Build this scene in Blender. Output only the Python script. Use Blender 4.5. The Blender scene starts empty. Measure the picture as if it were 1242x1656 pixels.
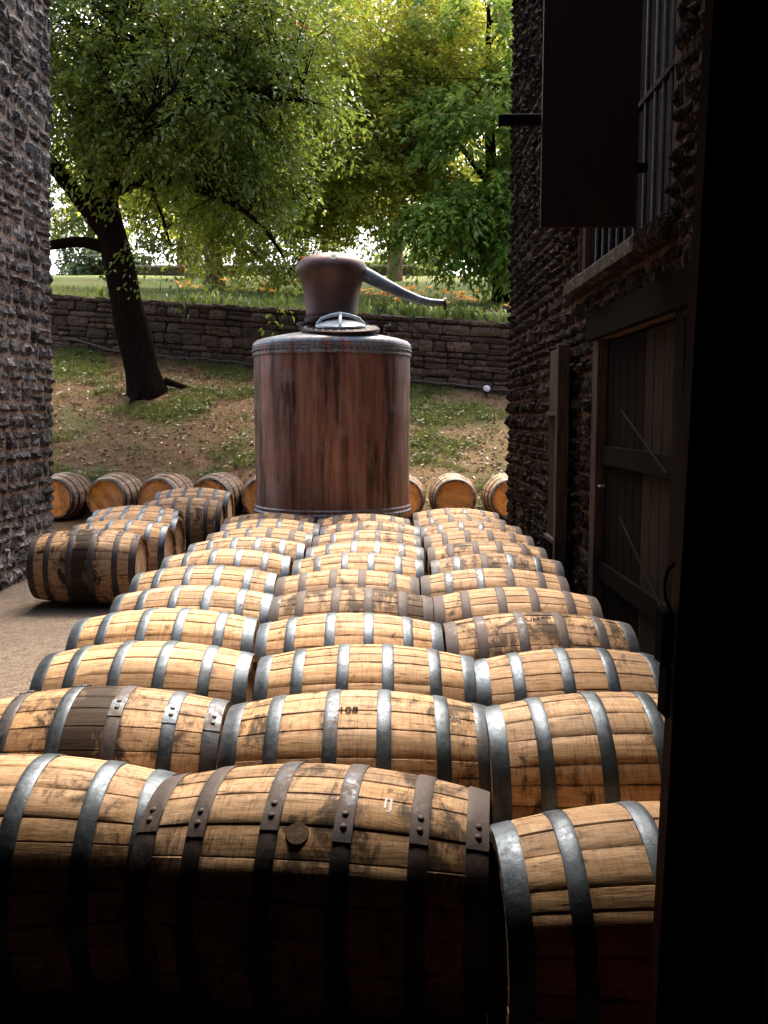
import bpy, bmesh, math, random
import numpy as np
from mathutils import Vector, Matrix, noise as mnoise
R = math.radians
random.seed(7)
rng = np.random.default_rng(11)
scene = bpy.context.scene
COL = scene.collection

# ------------------------------------------------------------------ camera
CAM_H = 1.58
PITCH = math.atan(155 / 1500)
cd = bpy.data.cameras.new('camera'); cam = bpy.data.objects.new('camera', cd); COL.objects.link(cam)
cd.sensor_fit = 'VERTICAL'; cd.sensor_height = 36.0; cd.lens = 36.0 * 1500 / 1656
cd.clip_start = 0.05; cd.clip_end = 900
cam.location = (0, 0, CAM_H); cam.rotation_euler = (R(90) - PITCH, 0, 0)
scene.camera = cam

# ------------------------------------------------------------------ world, sun, exposure
SUN_EL, SUN_AZ = R(55), R(5)          # azimuth from +Y (ahead) towards +X
w = bpy.data.worlds.new('World'); scene.world = w; w.use_nodes = True
nt = w.node_tree; nt.nodes.clear()
so = nt.nodes.new('ShaderNodeOutputWorld'); sb = nt.nodes.new('ShaderNodeBackground')
sk = nt.nodes.new('ShaderNodeTexSky'); sk.sky_type = 'NISHITA'; sk.sun_disc = False
sk.sun_elevation = SUN_EL; sk.sun_rotation = SUN_AZ; sk.dust_density = 7.0; sk.air_density = 0.8; sk.ozone_density = 1.0
sb.inputs['Strength'].default_value = 0.15
nt.links.new(sk.outputs[0], sb.inputs[0]); nt.links.new(sb.outputs[0], so.inputs[0])
sl = bpy.data.lights.new('sun', 'SUN'); sl.energy = 1.5; sl.angle = R(24); sl.color = (1.0, .88, .70)
sun = bpy.data.objects.new('sun', sl); COL.objects.link(sun)
sun.location = (0, 30, 40)
sdir = Vector((math.sin(SUN_AZ) * math.cos(SUN_EL), math.cos(SUN_AZ) * math.cos(SUN_EL), math.sin(SUN_EL)))
sun.rotation_euler = sdir.to_track_quat('Z', 'Y').to_euler()
scene.view_settings.view_transform = 'Standard'; scene.view_settings.look = 'None'
scene.view_settings.exposure = 2.3; scene.view_settings.gamma = 1.0
scene.view_settings.use_curve_mapping = False
scene.cycles.max_bounces = 8; scene.cycles.transparent_max_bounces = 4
scene.cycles.use_denoising = True

# ------------------------------------------------------------------ helpers: objects
def link(o, parent=None):
    COL.objects.link(o)
    if parent is not None: o.parent = parent
    return o
def empty(name, loc=(0, 0, 0), rz=0.0, parent=None):
    o = bpy.data.objects.new(name, None); o.empty_display_size = .1
    o.location = loc; o.rotation_euler = (0, 0, rz); return link(o, parent)
def tag(o, label=None, cat=None, group=None, kind=None):
    if label: o['label'] = label
    if cat: o['category'] = cat
    if group: o['group'] = group
    if kind: o['kind'] = kind
    return o
class MB:
    def __init__(s): s.v = []; s.f = []
    def add(s, vs, fs):
        n = len(s.v); s.v += [tuple(v) for v in vs]; s.f += [tuple(i + n for i in f) for f in fs]; return s
    def box(s, x0, x1, y0, y1, z0, z1):
        vs = [(x0,y0,z0),(x1,y0,z0),(x1,y1,z0),(x0,y1,z0),(x0,y0,z1),(x1,y0,z1),(x1,y1,z1),(x0,y1,z1)]
        return s.add(vs, [(0,3,2,1),(4,5,6,7),(0,1,5,4),(1,2,6,5),(2,3,7,6),(3,0,4,7)])
    def bbox(s, x0, x1, y0, y1, z0, z1, b=.004):
        bm = bmesh.new(); bmesh.ops.create_cube(bm, size=1)
        for v in bm.verts:
            v.co = Vector(((x0+x1)/2 + v.co.x*(x1-x0), (y0+y1)/2 + v.co.y*(y1-y0), (z0+z1)/2 + v.co.z*(z1-z0)))
        bmesh.ops.bevel(bm, geom=bm.edges[:], offset=b, segments=1, affect='EDGES')
        bm.verts.index_update(); s.add([v.co[:] for v in bm.verts], [[v.index for v in f.verts] for f in bm.faces]); bm.free(); return s
    def tube(s, pts, rad, seg=8, cap=True, jit=0.0):
        pts = [Vector(p) for p in pts]; n = len(pts)
        if not hasattr(rad, '__len__'): rad = [rad]*n
        t0 = (pts[1]-pts[0]).normalized()
        a = t0.orthogonal().normalized(); rings = []; vs = []
        for i, p in enumerate(pts):
            t = (pts[min(i+1,n-1)]-pts[max(i-1,0)]).normalized()
            a = (a - t*a.dot(t)).normalized(); b = t.cross(a)
            for k in range(seg):
                q = 2*math.pi*k/seg
                r = rad[i]
                if jit: r *= 1 + (.05*abs(mnoise.noise(Vector((math.cos(q)*4, math.sin(q)*4, p.z*.35)))) if seg > 12 else 0) + jit*mnoise.noise(Vector((p.x*2+math.cos(q)*1.5, p.y*2+math.sin(q)*1.5, p.z*1.2)))
                vs.append(p + (a*math.cos(q)+b*math.sin(q))*r)
        fs = [(i*seg+k, i*seg+(k+1)%seg, (i+1)*seg+(k+1)%seg, (i+1)*seg+k) for i in range(n-1) for k in range(seg)]
        if cap: fs += [tuple(range(seg))[::-1], tuple((n-1)*seg+k for k in range(seg))]
        return s.add(vs, fs)
    def lathe(s, prof, seg=48, c=(0,0,0), axis='Z'):
        vs = []; n = len(prof)
        for r, z in prof:
            for k in range(seg):
                q = 2*math.pi*k/seg; x, y = r*math.cos(q), r*math.sin(q)
                vs.append((c[0]+x, c[1]+y, c[2]+z) if axis == 'Z' else (c[0]+z, c[1]+x, c[2]+y))
        fs = [(i*seg+k, i*seg+(k+1)%seg, (i+1)*seg+(k+1)%seg, (i+1)*seg+k) for i in range(n-1) for k in range(seg)]
        return s.add(vs, fs)
    def mesh(s, name, mat=None, smooth=None):
        me = bpy.data.meshes.new(name); me.from_pydata(s.v, [], s.f)
        if mat: me.materials.append(mat)
        if smooth is not None:
            me.shade_smooth(); me.set_sharp_from_angle(angle=R(smooth))
        return me
    def build(s, name, mat, parent=None, smooth=None):
        return link(bpy.data.objects.new(name, s.mesh(name, mat, smooth)), parent)
def inst(name, me, parent=None, mat4=None, color=None):
    o = bpy.data.objects.new(name, me)
    if mat4 is not None: o.matrix_basis = mat4
    if color: o.color = color
    return link(o, parent)

# ------------------------------------------------------------------ helpers: materials
class NT:
    def __init__(s, name):
        s.m = bpy.data.materials.new(name); s.m.use_nodes = True; s.t = s.m.node_tree
        s.b = s.t.nodes['Principled BSDF']; s.out = s.t.nodes['Material Output']
    def n(s, typ, **kw):
        nd = s.t.nodes.new('ShaderNode' + typ)
        for k, v in kw.items():
            if hasattr(nd, k): setattr(nd, k, v)
            else: nd.inputs[k].default_value = v
        return nd
    def set(s, sock, v):
        if isinstance(v, bpy.types.NodeSocket): s.t.links.new(v, sock)
        elif v is not None: sock.default_value = v
    def coord(s, kind='Object', scale=(1,1,1), off=None):
        tc = s.n('TexCoord'); src = tc.outputs[kind]
        if off is not None:
            a = s.n('VectorMath', operation='ADD'); s.t.links.new(src, a.inputs[0]); s.set(a.inputs[1], off); src = a.outputs[0]
        mp = s.n('VectorMath', operation='MULTIPLY'); s.t.links.new(src, mp.inputs[0]); mp.inputs[1].default_value = scale
        return mp.outputs[0]
    def world(s, scale=(1,1,1)):
        g = s.n('NewGeometry'); mp = s.n('VectorMath', operation='MULTIPLY'); s.t.links.new(g.outputs['Position'], mp.inputs[0]); mp.inputs[1].default_value = scale
        return mp.outputs[0]
    def noise(s, vec, scale=5, detail=4, rough=.55, dist=0):
        nd = s.n('TexNoise'); s.t.links.new(vec, nd.inputs['Vector'])
        nd.inputs['Scale'].default_value = scale; nd.inputs['Detail'].default_value = detail
        nd.inputs['Roughness'].default_value = rough; nd.inputs['Distortion'].default_value = dist
        return nd.outputs['Fac']
    def ramp(s, fac, a, b, c0=0.0, c1=1.0):
        nd = s.n('MapRange'); nd.interpolation_type = 'SMOOTHSTEP'
        s.set(nd.inputs['Value'], fac); s.set(nd.inputs['From Min'], a); s.set(nd.inputs['From Max'], b)
        nd.inputs['To Min'].default_value = c0; nd.inputs['To Max'].default_value = c1
        return nd.outputs[0]
    def math(s, op, a, b=None, c=None):
        nd = s.n('Math', operation=op); s.set(nd.inputs[0], a)
        if b is not None: s.set(nd.inputs[1], b)
        if c is not None: s.set(nd.inputs[2], c)
        return nd.outputs[0]
    def mix(s, fac, a, b, typ='MIX'):
        nd = s.n('Mix'); nd.data_type = 'RGBA'; nd.blend_type = typ; nd.clamp_factor = True
        s.set(nd.inputs[0], fac)
        for i, v in ((6, a), (7, b)):
            if isinstance(v, tuple) and len(v) == 3: v = v + (1,)
            s.set(nd.inputs[i], v)
        return nd.outputs[2]
    def bump(s, h, strength=.5, dist=.01, normal=None):
        nd = s.n('Bump'); s.set(nd.inputs['Height'], h); nd.inputs['Strength'].default_value = strength; nd.inputs['Distance'].default_value = dist
        if normal: s.t.links.new(normal, nd.inputs['Normal'])
        return nd.outputs[0]
    def fin(s, col=None, rough=None, metal=None, normal=None, spec=None):
        if isinstance(col, tuple) and len(col) == 3: col = col + (1,)
        s.set(s.b.inputs['Base Color'], col); s.set(s.b.inputs['Roughness'], rough); s.set(s.b.inputs['Metallic'], metal)
        s.set(s.b.inputs['Specular IOR Level'], spec)
        if normal: s.t.links.new(normal, s.b.inputs['Normal'])
        return s.m
    def info(s):
        nd = s.n('ObjectInfo'); sp = s.n('SeparateColor'); s.t.links.new(nd.outputs['Color'], sp.inputs[0])
        return nd.outputs['Random'], sp.outputs[0], sp.outputs[1], sp.outputs[2]

def m_wood(name, light, mid, dark):
    t = NT(name); rnd, seed, stain, tone = t.info()
    off = t.n('CombineXYZ'); t.set(off.inputs[0], t.math('MULTIPLY', seed, 37.0)); t.set(off.inputs[1], t.math('MULTIPLY', seed, 91.0))
    pc = t.coord('Object', (1,1,1), off.outputs[0])
    offr = t.n('CombineXYZ'); t.set(offr.inputs[0], t.math('MULTIPLY', rnd, 53.0)); t.set(offr.inputs[2], t.math('MULTIPLY', rnd, 17.0))
    def sc(v, s3):
        m = t.n('VectorMath', operation='MULTIPLY'); t.t.links.new(v, m.inputs[0]); m.inputs[1].default_value = s3; return m.outputs[0]
    ps = t.coord('Object', (1,1,1), offr.outputs[0])
    grain = t.noise(sc(ps, (3.0, 70, 70)), 1.0, 5, .62, .4)
    fine = t.noise(sc(ps, (8, 260, 260)), 1.0, 3, .6)
    scuff = t.noise(sc(pc, (150, 10, 10)), 1.0, 5, .75)
    big = t.noise(pc, 3.2, 6, .62)
    blot = t.noise(sc(pc, (1.9, 1, 1)), 5.2, 9, .70, .35)
    c = t.mix(t.ramp(grain, .3, .72), mid, light)
    c = t.mix(t.math('MULTIPLY', t.ramp(fine, .52, .72), .4), c, dark)
    v = t.n('HueSaturation'); t.t.links.new(c, v.inputs['Color'])
    t.set(v.inputs['Value'], t.math('MULTIPLY_ADD', rnd, .62, .64)); t.set(v.inputs['Saturation'], t.math('MULTIPLY_ADD', big, .5, .72))
    c = v.outputs[0]
    tn = t.n('Mix'); tn.data_type = 'RGBA'; tn.blend_type = 'MULTIPLY'; tn.inputs[0].default_value = 1.0
    t.t.links.new(c, tn.inputs[6]); cg = t.n('CombineColor')
    for i in range(3): t.set(cg.inputs[i], tone)
    t.t.links.new(cg.outputs[0], tn.inputs[7]); c = tn.outputs[2]
    # thin cross scratches and handling marks
    c = t.mix(t.math('MULTIPLY', t.ramp(scuff, .46, .66), t.ramp(blot, .34, .54)), c, t.mix(t.math('MULTIPLY_ADD', seed, .5, .22), c, (.06,.035,.018)))
    c = t.mix(t.math('MULTIPLY', t.ramp(t.noise(pc, 2.3, 5, .6), .52, .68), .25), c, (.34,.25,.17))
    dash = t.math('MULTIPLY', t.ramp(t.noise(sc(ps, (6, 95, 95)), 1.0, 3, .55), .58, .66), t.ramp(t.noise(pc, 6.0, 4, .6), .42, .58))
    c = t.mix(t.math('MULTIPLY', dash, .75), c, (.05,.027,.014))
    dirt = t.math('MULTIPLY', t.ramp(t.noise(sc(pc, (2.5, 1, 1)), 11, 8, .75), .50, .66), t.math('MULTIPLY_ADD', stain, .6, .15))
    c = t.mix(dirt, c, (.13,.075,.038))
    # char and whiskey stains, more on the barrels that are stained
    thr = t.math('SUBTRACT', .70, t.math('MULTIPLY', stain, .29))
    st = t.ramp(t.math('ADD', t.math('MULTIPLY', blot, .8), t.math('MULTIPLY', big, .28)), thr, t.math('ADD', thr, .10))
    c = t.mix(t.math('MULTIPLY', st, .86), c, (.022,.012,.007))
    # iron stain running beside the hoops
    sx = t.n('SeparateXYZ'); t.t.links.new(t.coord('Object'), sx.inputs[0]); ax = t.math('ABSOLUTE', sx.outputs[0])
    d = t.math('MINIMUM', t.math('ABSOLUTE', t.math('SUBTRACT', ax, .088)), t.math('MINIMUM', t.math('ABSOLUTE', t.math('SUBTRACT', ax, .275)), t.math('ABSOLUTE', t.math('SUBTRACT', ax, .414))))
    iron = t.math('MULTIPLY', t.ramp(d, .018, .05, 1, 0), t.ramp(t.noise(pc, 14, 5, .7), .5, .66))
    c = t.mix(t.math('MULTIPLY', iron, .75), c, (.03,.018,.012))
    oi = t.n('ObjectInfo')
    sp_ = t.ramp(t.math('ADD', ax, t.math('MULTIPLY', t.math('SUBTRACT', blot, .5), .75)), .07, .17, 1, 0)
    c = t.mix(t.math('MULTIPLY', t.math('MULTIPLY', sp_, t.math('SUBTRACT', 1.0, oi.outputs['Alpha'])), .93), c, t.mix(t.ramp(grain, .4, .75), (.005,.003,.0025), (.02,.011,.007)))
    ea = t.n('Attribute'); ea.attribute_name = 'edge'
    ed = t.math('MULTIPLY', t.ramp(ea.outputs['Fac'], .60, 1.0), t.ramp(t.noise(sc(pc, (1, 2.5, 2.5)), 7, 6, .7), .46, .62))
    c = t.mix(t.math('MULTIPLY', ed, .8), c, (.035,.019,.010))
    h = t.math('ADD', t.math('MULTIPLY', grain, .6), t.math('ADD', t.math('MULTIPLY', scuff, .35), t.math('MULTIPLY', fine, .3)))
    return t.fin(c, t.ramp(grain, .2, .8, .8, .58), None, t.bump(h, .55, .004), .14)
def m_hoop():
    t = NT('hoop_steel'); rnd, seed, rust, tone = t.info()
    off = t.n('CombineXYZ'); t.set(off.inputs[0], t.math('MULTIPLY', rnd, 63.0)); t.set(off.inputs[1], t.math('MULTIPLY', seed, 31.0))
    p = t.coord('Object', (1,1,1), off.outputs[0])
    n1 = t.noise(p, 9, 6, .65, .5); n2 = t.noise(p, 60, 4, .7); n3 = t.noise(p, 240, 2, .5)
    base = t.mix(t.ramp(n1, .3, .7), (.030,.038,.048), (.085,.106,.13))
    thr = t.math('SUBTRACT', .72, t.math('MULTIPLY', rust, .5))
    rf = t.ramp(t.math('ADD', t.math('MULTIPLY', n1, .7), t.math('MULTIPLY', n2, .3)), thr, t.math('ADD', thr, .16))
    rcol = t.mix(t.ramp(n2, .35, .65), (.028,.021,.021), (.075,.05,.046))
    c = t.mix(rf, base, rcol)
    c = t.mix(t.ramp(n2, .66, .74), c, (.02,.016,.015))
    return t.fin(c, t.math('ADD', t.ramp(n2, .3, .7, .38, .58), t.math('MULTIPLY', rf, .22)), t.math('SUBTRACT', .80, t.math('MULTIPLY', rf, .5)), t.bump(t.math('ADD', n2, t.math('MULTIPLY', n3, .4)), .35, .0025))
def m_stone(name, a, b, dark, light, lf=.62, white=0.0, df=.5, spec=.25):
    t = NT(name); nd = t.n('ObjectInfo'); rnd = nd.outputs['Random']
    p = t.world()
    n1 = t.noise(p, 3.0, 6, .65); n2 = t.noise(p, 16, 8, .72); n3 = t.noise(p, 60, 5, .7)
    c = t.mix(t.math('FRACT', t.math('MULTIPLY', rnd, 7.3)), a, b)
    c = t.mix(t.ramp(t.math('ADD', t.math('MULTIPLY', n2, .6), t.math('MULTIPLY', n3, .4)), df+.08, df-.10), c, dark)
    c = t.mix(t.ramp(t.math('ADD', t.math('MULTIPLY', n3, .6), t.math('MULTIPLY', n2, .4)), lf, lf+.09), c, light)
    v = t.n('HueSaturation'); t.t.links.new(c, v.inputs['Color']); t.set(v.inputs['Value'], t.math('MULTIPLY_ADD', rnd, .7, .62)); c = v.outputs[0]
    if white:
        sx = t.n('SeparateXYZ'); t.t.links.new(p, sx.inputs[0])
        band = t.ramp(t.math('ADD', sx.outputs[2], t.math('MULTIPLY', n1, 1.1)), .75, 1.35, 1, 0)
        c = t.mix(t.math('MULTIPLY', band, t.ramp(t.math('ADD', t.math('MULTIPLY', n2, .55), t.math('MULTIPLY', n3, .45)), .49, .56)), c, (.62,.60,.58))
    h = t.math('ADD', t.math('MULTIPLY', t.ramp(n2, .3, .7), .55), t.math('MULTIPLY', n3, .45))
    return t.fin(c, .85, None, t.bump(h, 1.0, .05), spec)
def m_plain(name, a, b, scale=8, rough=.7, metal=0.0, bs=.4, bd=.005, st=(1,1,1), spec=.35, lo=.35, hi=.65):
    t = NT(name); p = t.world(st); n1 = t.noise(p, scale, 6, .65); n2 = t.noise(p, scale*7, 3, .6)
    return t.fin(t.mix(t.ramp(t.math('ADD', t.math('MULTIPLY', n1, .7), t.math('MULTIPLY', n2, .3)), lo, hi), a, b), rough, metal, t.bump(t.math('ADD', n1, t.math('MULTIPLY', n2, .5)), bs, bd), spec)
def m_leaf(name, a, b, c3, tr=.35, odd=(.30,.12,.03), oddf=.985):
    t = NT(name); at = t.n('Attribute'); at.attribute_name = 'tint'
    c = t.mix(at.outputs['Fac'], a, b); c = t.mix(t.ramp(at.outputs['Fac'], .75, 1.0), c, c3)
    c = t.mix(t.ramp(at.outputs['Fac'], oddf, oddf+.004), c, odd)
    t.fin(c, .36, None, None, .5)
    tn = t.n('BsdfTranslucent'); hs = t.n('HueSaturation'); t.t.links.new(c, hs.inputs['Color']); hs.inputs['Value'].default_value = 1.55; hs.inputs['Hue'].default_value = .485
    t.t.links.new(hs.outputs[0], tn.inputs[0])
    mx = t.n('MixShader'); mx.inputs[0].default_value = tr
    t.t.links.new(t.b.outputs[0], mx.inputs[1]); t.t.links.new(tn.outputs[0], mx.inputs[2]); t.t.links.new(mx.outputs[0], t.out.inputs[0])
    return t.m

M = {}
M['oak'] = m_wood('oak_stave', (.56,.365,.205), (.39,.225,.108), (.13,.062,.025))
M['head'] = m_wood('oak_head_pale', (.50,.33,.18), (.42,.26,.13), (.22,.12,.05))
M['head_orange'] = m_wood('oak_head_orange', (.72,.36,.11), (.60,.27,.07), (.32,.13,.035))
M['hoop'] = m_hoop()
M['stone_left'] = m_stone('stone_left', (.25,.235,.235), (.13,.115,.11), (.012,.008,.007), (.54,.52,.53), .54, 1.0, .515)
M['mortar_left'] = m_stone('mortar_left', (.36,.25,.18), (.27,.185,.135), (.03,.02,.015), (.30,.24,.19), .62, 1.0, .45)
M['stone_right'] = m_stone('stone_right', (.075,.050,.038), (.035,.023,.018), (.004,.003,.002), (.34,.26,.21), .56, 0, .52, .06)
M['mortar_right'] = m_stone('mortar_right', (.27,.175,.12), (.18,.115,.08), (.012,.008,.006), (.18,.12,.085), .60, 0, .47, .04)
M['stone_ret'] = m_stone('stone_retaining', (.155,.112,.080), (.085,.062,.047), (.022,.015,.011), (.24,.185,.14), .60, 0, .46)
M['mortar_ret'] = m_stone('mortar_retaining', (.035,.025,.02), (.03,.02,.017), (.01,.007,.006), (.06,.05,.04), .64)
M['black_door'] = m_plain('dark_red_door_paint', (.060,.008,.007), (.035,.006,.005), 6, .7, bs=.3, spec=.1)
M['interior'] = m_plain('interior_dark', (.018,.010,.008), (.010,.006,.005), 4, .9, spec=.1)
M['dark_iron'] = m_plain('dark_iron', (.006,.004,.004), (.003,.002,.002), 20, .9, 0.0, spec=.05)
M['steel_bar'] = m_plain('grey_bar', (.12,.13,.14), (.07,.075,.08), 20, .45, .5)
M['grey_wood'] = m_plain('grey_painted_wood', (.075,.055,.045), (.022,.015,.012), 5, .85, st=(14,14,1), bs=.4, bd=.004, spec=.05)
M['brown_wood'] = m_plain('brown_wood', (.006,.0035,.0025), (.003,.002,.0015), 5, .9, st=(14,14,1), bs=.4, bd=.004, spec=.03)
M['panel_wood'] = m_plain('pale_panel_wood', (.034,.024,.015), (.008,.005,.004), 5, .9, st=(16,16,.8), bs=.4, bd=.004, spec=.03)
M['shutter'] = m_plain('shutter_black', (.022,.010,.008), (.012,.006,.005), 6, .8, st=(10,10,1), spec=.1)
M['bark_dark'] = m_plain('bark_dark', (.018,.011,.009), (.007,.005,.004), 9, .95, st=(3,3,.7), bs=1.0, bd=.05, spec=.02)
M['bark_brown'] = m_plain('bark_brown', (.38,.235,.14), (.10,.06,.036), 7, .95, st=(3,3,.6), bs=1.0, bd=.06, spec=.15)
M['concrete'] = m_plain('concrete', (.30,.27,.24), (.20,.18,.16), 5, .9)
M['pipe'] = m_plain('conduit', (.10,.085,.075), (.07,.06,.05), 20, .6, .3)
M['lamp_body'] = m_plain('lamp_body', (.04,.035,.032), (.025,.02,.02), 20, .5, .3)
M['lamp_lens'] = m_plain('lamp_lens', (.62,.60,.57), (.5,.49,.46), 10, .25)
M['iron_ring'] = m_plain('ring_iron', (.05,.028,.024), (.025,.015,.013), 18, .55, .5)
M['label'] = m_plain('pale_label', (.62,.62,.52), (.40,.42,.35), 30, .6)
M['ink'] = m_plain('dark_ink', (.012,.010,.012), (.02,.016,.016), 60, .9, spec=.05)
M['chalk'] = m_plain('shiny_grey_mark', (.34,.36,.42), (.20,.21,.25), 60, .3)
M['char'] = m_plain('bung_char', (.04,.022,.013), (.10,.055,.028), 40, .45)

def m_copper(name, verd):
    t = NT(name); p = t.coord('Object'); 
    st = t.coord('Object', (5.5, 5.5, .55)); st2 = t.coord('Object', (16, 16, 1.1))
    n1 = t.noise(st, 1.0, 5, .6); n2 = t.noise(st2, 1.0, 5, .6); n3 = t.noise(p, 5, 7, .68); n4 = t.noise(p, 40, 4, .6)
    c = t.mix(t.ramp(n2, .3, .7), (.17,.078,.056), (.38,.205,.15))
    c = t.mix(t.math('MULTIPLY', t.ramp(t.math('ADD', t.math('MULTIPLY', n1, .65), t.math('MULTIPLY', n2, .35)), .47, .60), .9), c, (.022,.013,.012))
    c = t.mix(t.math('MULTIPLY', t.ramp(n3, .52, .70), .7), c, (.205,.20,.18))
    c = t.mix(t.math('MULTIPLY', t.ramp(t.noise(st2, 2.2, 4, .6), .60, .74), .55), c, (.34,.17,.11))
    if verd:
        vf = t.ramp(t.math('ADD', t.math('MULTIPLY', n3, .6), t.math('MULTIPLY', n2, .4)), .53-verd*.25, .68-verd*.25)
        c = t.mix(t.math('MULTIPLY', vf, .85), c, t.mix(t.ramp(n4, .35, .65), (.10,.19,.235), (.27,.33,.34)))
    return t.fin(c, t.ramp(n3, .3, .7, .36, .58), .35, t.bump(t.math('ADD', n3, t.math('MULTIPLY', n4, .4)), .12, .008), .4)
M['copper'] = m_copper('aged_copper', 0.0)
M['copper_dome'] = m_copper('copper_dome_verdigris', .58)
M['copper_band'] = m_copper('copper_band_verdigris', .42)
def m_soft(name, a, b, c3, sc3=(4,4,.8)):
    t = NT(name); p = t.coord('Object'); n1 = t.noise(t.coord('Object', sc3), 1.0, 6, .6); n2 = t.noise(p, 12, 6, .65); n3 = t.noise(p, 70, 3, .6)
    c = t.mix(t.ramp(n1, .3, .7), a, b); c = t.mix(t.math('MULTIPLY', t.ramp(n2, .55, .72), .7), c, c3)
    return t.fin(c, t.ramp(n2, .3, .7, .38, .55), .35, t.bump(t.math('ADD', n2, t.math('MULTIPLY', n3, .4)), .12, .006), .4)
M['copper_arm'] = m_soft('copper_arm_blue_patina', (.055,.062,.072), (.11,.14,.165), (.24,.30,.33), (3,8,8))
M['copper_head'] = m_soft('copper_head_brown', (.085,.048,.041), (.125,.074,.062), (.065,.036,.031))
def m_hatch():
    t = NT('hatch_pale_green_metal'); p = t.coord('Object'); n1 = t.noise(p, 9, 6, .65); n2 = t.noise(p, 50, 4, .6)
    c = t.mix(t.ramp(n1, .35, .65), (.34,.44,.45), (.56,.60,.58)); c = t.mix(t.ramp(n2, .58, .7), c, (.15,.10,.08))
    return t.fin(c, .42, .35, t.bump(n2, .2, .004))
M['hatch'] = m_hatch()

def m_yard():
    t = NT('yard_gravel'); p = t.world(); n1 = t.noise(p, .9, 6, .6); n2 = t.noise(p, 14, 6, .7); n3 = t.noise(p, 75, 4, .7)
    vo = t.n('TexVoronoi'); t.t.links.new(p, vo.inputs['Vector']); vo.inputs['Scale'].default_value = 38
    c = t.mix(t.ramp(n2, .3, .7), (.115,.085,.064), (.20,.158,.125)); c = t.mix(t.ramp(n1, .45, .7), c, (.12,.095,.075))
    c = t.mix(t.ramp(n3, .58, .7), c, (.34,.29,.25)); c = t.mix(t.ramp(n3, .42, .32), c, (.05,.038,.03))
    return t.fin(c, .95, None, t.bump(t.math('ADD', n3, t.math('MULTIPLY', vo.outputs['Distance'], .9)), .9, .012), .2)
M['yard'] = m_yard()
def m_bank():
    t = NT('bank_soil'); p = t.world(); n1 = t.noise(p, .8, 6, .62, .4); n2 = t.noise(p, 7, 6, .7); n3 = t.noise(p, 45, 5, .7)
    c = t.mix(t.ramp(n2, .3, .7), (.095,.054,.024), (.20,.125,.056)); c = t.mix(t.ramp(n3, .58, .68), c, (.24,.16,.09))
    c = t.mix(t.ramp(n3, .44, .34), c, (.035,.018,.011))
    sx = t.n('SeparateXYZ'); t.t.links.new(p, sx.inputs[0])
    c = t.mix(t.math('MULTIPLY', t.ramp(sx.outputs[0], -1.5, .6), .5), c, (.27,.185,.095))
    c = t.mix(t.math('MULTIPLY', t.ramp(n1, .48, .62), .6), c, (.075,.10,.026))
    return t.fin(c, .95, None, t.bump(t.math('ADD', n2, t.math('MULTIPLY', n3, .6)), 1.0, .06), .15)
M['bank'] = m_bank()
def m_lawn():
    t = NT('lawn_grass'); p = t.world(); n1 = t.noise(p, .35, 6, .65); n2 = t.noise(p, 5, 6, .7); n3 = t.noise(p, 40, 4, .7)
    c = t.mix(t.ramp(n2, .3, .7), (.10,.135,.028), (.18,.215,.052)); c = t.mix(t.ramp(n1, .5, .66), c, (.18,.17,.065)); c = t.mix(t.ramp(n3, .45, .35), c, (.035,.05,.013))
    return t.fin(c, .95, None, t.bump(t.math('ADD', n2, n3), 1.0, .05), .15)
M['lawn'] = m_lawn()
M['lawn_shade'] = m_plain('dark_lawn_shade', (.022,.012,.008), (.045,.026,.016), 9, .95, bs=1.0, bd=.05, spec=.05)  # dark colour standing in for shade on the lawn
M['leaf_near'] = m_leaf('leaf_near', (.060,.100,.014), (.12,.18,.026), (.195,.255,.043), .47)
M['leaf_mid'] = m_leaf('leaf_mid', (.20,.235,.028), (.31,.345,.05), (.43,.42,.085), .62)
M['leaf_right'] = m_leaf('leaf_right', (.125,.20,.034), (.20,.31,.055), (.30,.40,.09), .58)
M['leaf_far'] = m_leaf('leaf_far', (.10,.14,.03), (.16,.205,.05), (.22,.26,.08), .55)
M['leaf_tall'] = m_leaf('leaf_tall_behind', (.17,.21,.032), (.26,.30,.05), (.35,.37,.08), .58)
M['leaf_blue'] = m_leaf('leaf_far_bluish', (.05,.085,.035), (.09,.14,.06), (.13,.18,.08), .35)
M['grass'] = m_leaf('grass_blades', (.07,.10,.016), (.125,.16,.028), (.23,.23,.06), .4)
M['weed'] = m_leaf('weed_leaves', (.045,.075,.015), (.08,.12,.026), (.14,.165,.05), .3)
M['litter'] = m_leaf('leaf_litter', (.07,.035,.018), (.14,.08,.04), (.24,.16,.085), .1)
M['petal'] = m_leaf('lily_petal', (.50,.27,.06), (.55,.37,.09), (.58,.45,.16), .3, (.8,.25,.05), .97)
M['lily_leaf'] = m_leaf('lily_leaf', (.10,.16,.03), (.17,.24,.05), (.28,.34,.09), .35)

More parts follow.
